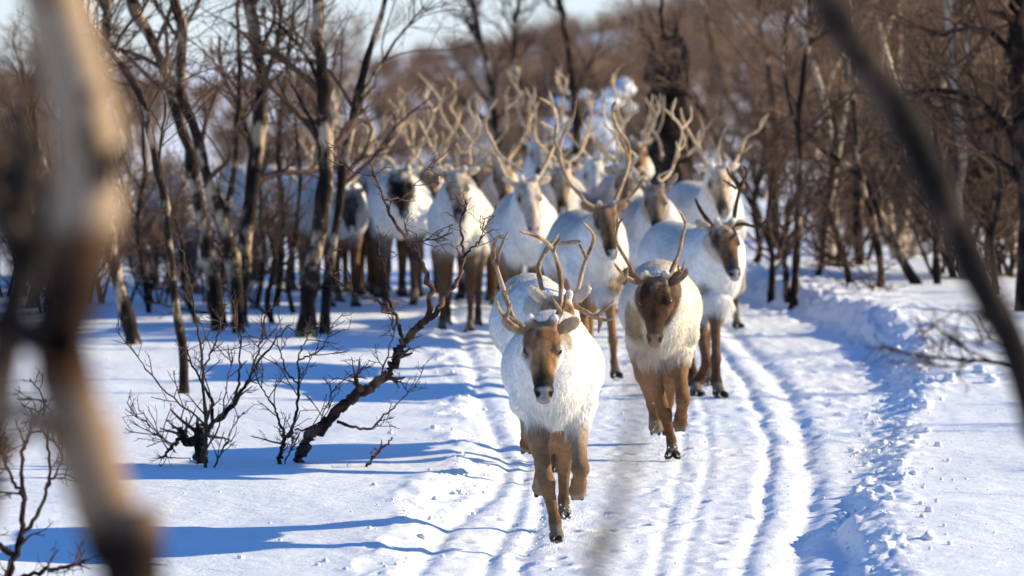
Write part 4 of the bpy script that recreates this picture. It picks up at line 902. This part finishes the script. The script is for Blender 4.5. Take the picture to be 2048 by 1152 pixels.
# ------------------------------------------------------------------ loose snow
def lump(rng, r, n=12, mm=8):
    th = np.pi * np.arange(mm + 1) / mm; ph = 2 * np.pi * np.arange(n) / n
    D = np.stack([np.outer(np.sin(th), np.cos(ph)), np.outer(np.sin(th), np.sin(ph)), np.outer(np.cos(th), np.ones(n))], -1).reshape(-1, 3)
    k = rng.uniform(0, 9); q = 1 + .32 * np.sin(D[:, 0] * 4 + k) * np.sin(D[:, 1] * 5 + 2 * k) + .22 * np.sin(D[:, 2] * 6 + k * 3)
    V = D * q[:, None] * np.array([1, rng.uniform(.8, 1.2), rng.uniform(.6, .9)]) * r
    F = np.array([[i * n + j, i * n + (j + 1) % n, (i + 1) * n + (j + 1) % n, (i + 1) * n + j] for i in range(mm) for j in range(n)]); return V, F
rng = np.random.default_rng(8)
def chunk(px, py, r, label, group):
    r *= .75; d = dep(py); x = Xp(px, d); V, F = lump(rng, r); o = mesh_np('snow_chunk', V, F, M_SNOW)
    o.location = (x, d, gz(x, d) + r * .35); tag(o, label, 'snow chunk', group)
for px, py, r in [(1715, 985, .045), (1735, 965, .05), (1800, 945, .06), (1830, 960, .035), (1690, 1025, .035), (1850, 830, .06), (1900, 790, .05), (1960, 775, .05), (1985, 790, .06), (1810, 860, .05), (1740, 1010, .04), (1800, 1125, .05), (1770, 1128, .05), (1860, 1120, .04), (1680, 1050, .03)]:
    chunk(px, py, r, 'loose snow chunk lying on the bank right of the track', 'snow chunks on the right bank')
for px, py, r in [(748, 985, .018), (480, 1118, .018), (650, 1125, .018), (635, 1130, .014), (690, 1140, .014), (560, 1090, .012), (920, 985, .03), (908, 988, .025), (845, 1078, .03), (870, 1000, .02), (780, 870, .02), (868, 865, .025)]:
    chunk(px, py, r, 'small snow chunk on the smooth snow left of the track', 'snow chunks left of the track')
def bits():
    VV, FF, off = [], [], 0
    for k in range(900):
        u_ = rng.random()
        if u_ < .45: y = rng.uniform(24, 44); x = float(ER(y)) + abs(rng.normal(0, .3)) - .1; r = .005 + .018 * rng.random() ** 3
        elif u_ < .6: y = rng.uniform(24, 40); x = float(EL(y)) + rng.normal(0, .15); r = .005 + .012 * rng.random() ** 3
        elif u_ < .85: y = rng.uniform(24, 42); x = rng.uniform(float(EL(y)), float(ER(y))); r = .004 + .009 * rng.random() ** 3
        else: y = rng.uniform(24, 40); x = rng.uniform(-3, 3.5); r = .004 + .006 * rng.random() ** 2
        V, F = lump(rng, r) if r > .02 else lump(rng, r * .8, 6, 4)
        VV.append(V + np.array([x, y, gz(x, y) + r * .4])); FF.append((F + off)); off += len(V)
    Q = np.concatenate(FF)
    o = mesh_np('snow_crumbs', np.concatenate(VV), Q, M_SNOW); tag(o, 'loose snow crumbs scattered over the track and banks', 'snow', kind='stuff')
bits()
def spray(cx, cy, cz, n, sx, sz):
    V = []; F = []
    for k in range(n):
        r = .0025 + .005 * rng.random() ** 3; c = np.array([cx + rng.normal(0, sx), cy + rng.normal(.05, .15), cz + abs(rng.normal(0, sz))]); o = len(V)
        V += list(c + np.array([[1, 0, -.6], [-1, .3, -.5], [0, -1, -.4], [0, 0, 1]]) * r * .8); F += [[o, o + 1, o + 2], [o, o + 2, o + 3], [o + 1, o, o + 3], [o + 2, o + 1, o + 3]]
    return V, F
V, F = [], []
for (px, py, d, n) in [(1130, 1030, 26.1, 500), (1115, 1075, 25.0, 160), (1082, 1000, 26.0, 150), (1345, 905, 30, 200), (1325, 865, 31, 250), (1440, 780, 34.7, 120), (1155, 1000, 25.1, 120)]:
    p = at(px, py, d); v, f_ = spray(p.x, p.y, gz(p.x, p.y), n, .07, .055); F += [[a + len(V) for a in q] for q in f_]; V += v
o = mesh_np('snow_spray', np.array(V), np.array(F), M_SNOW, smooth=False); tag(o, 'snow grains kicked up around the running hooves', 'snow', kind='stuff')
# snow laden bush behind the herd
root = empty('snow_laden_bush', (Xp(1180, 66), 66, gz(Xp(1180, 66), 66))); tag(root, 'bright snow laden bush behind the tallest antlers', 'bush')
st = []
for k in range(9):
    a = rng.uniform(0, 6.28); st.append(grow(rng, (0, 0, 0), (math.cos(a) * .5, .3 * math.sin(a), 1), rng.uniform(.8, 1.4), .02, .006, 8, .1, .02))
V, F = tubes(st, 5); mesh_np('stem', V, F, M_BARKD, root)
for px, py, r in [(1128, 205, .16), (1118, 250, .15), (1168, 188, .08), (1212, 205, .17), (1190, 232, .13), (1205, 262, .14), (1222, 285, .10), (1248, 178, .12), (1172, 260, .10), (1150, 275, .09), (1135, 285, .11), (1262, 215, .08)]:
    V, F = lump(rng, r); p = at(px, py, 66 + rng.normal(0, .1)) - root.location; mesh_np('snow_clump', V + np.array(p), F, M_SNOW, root)
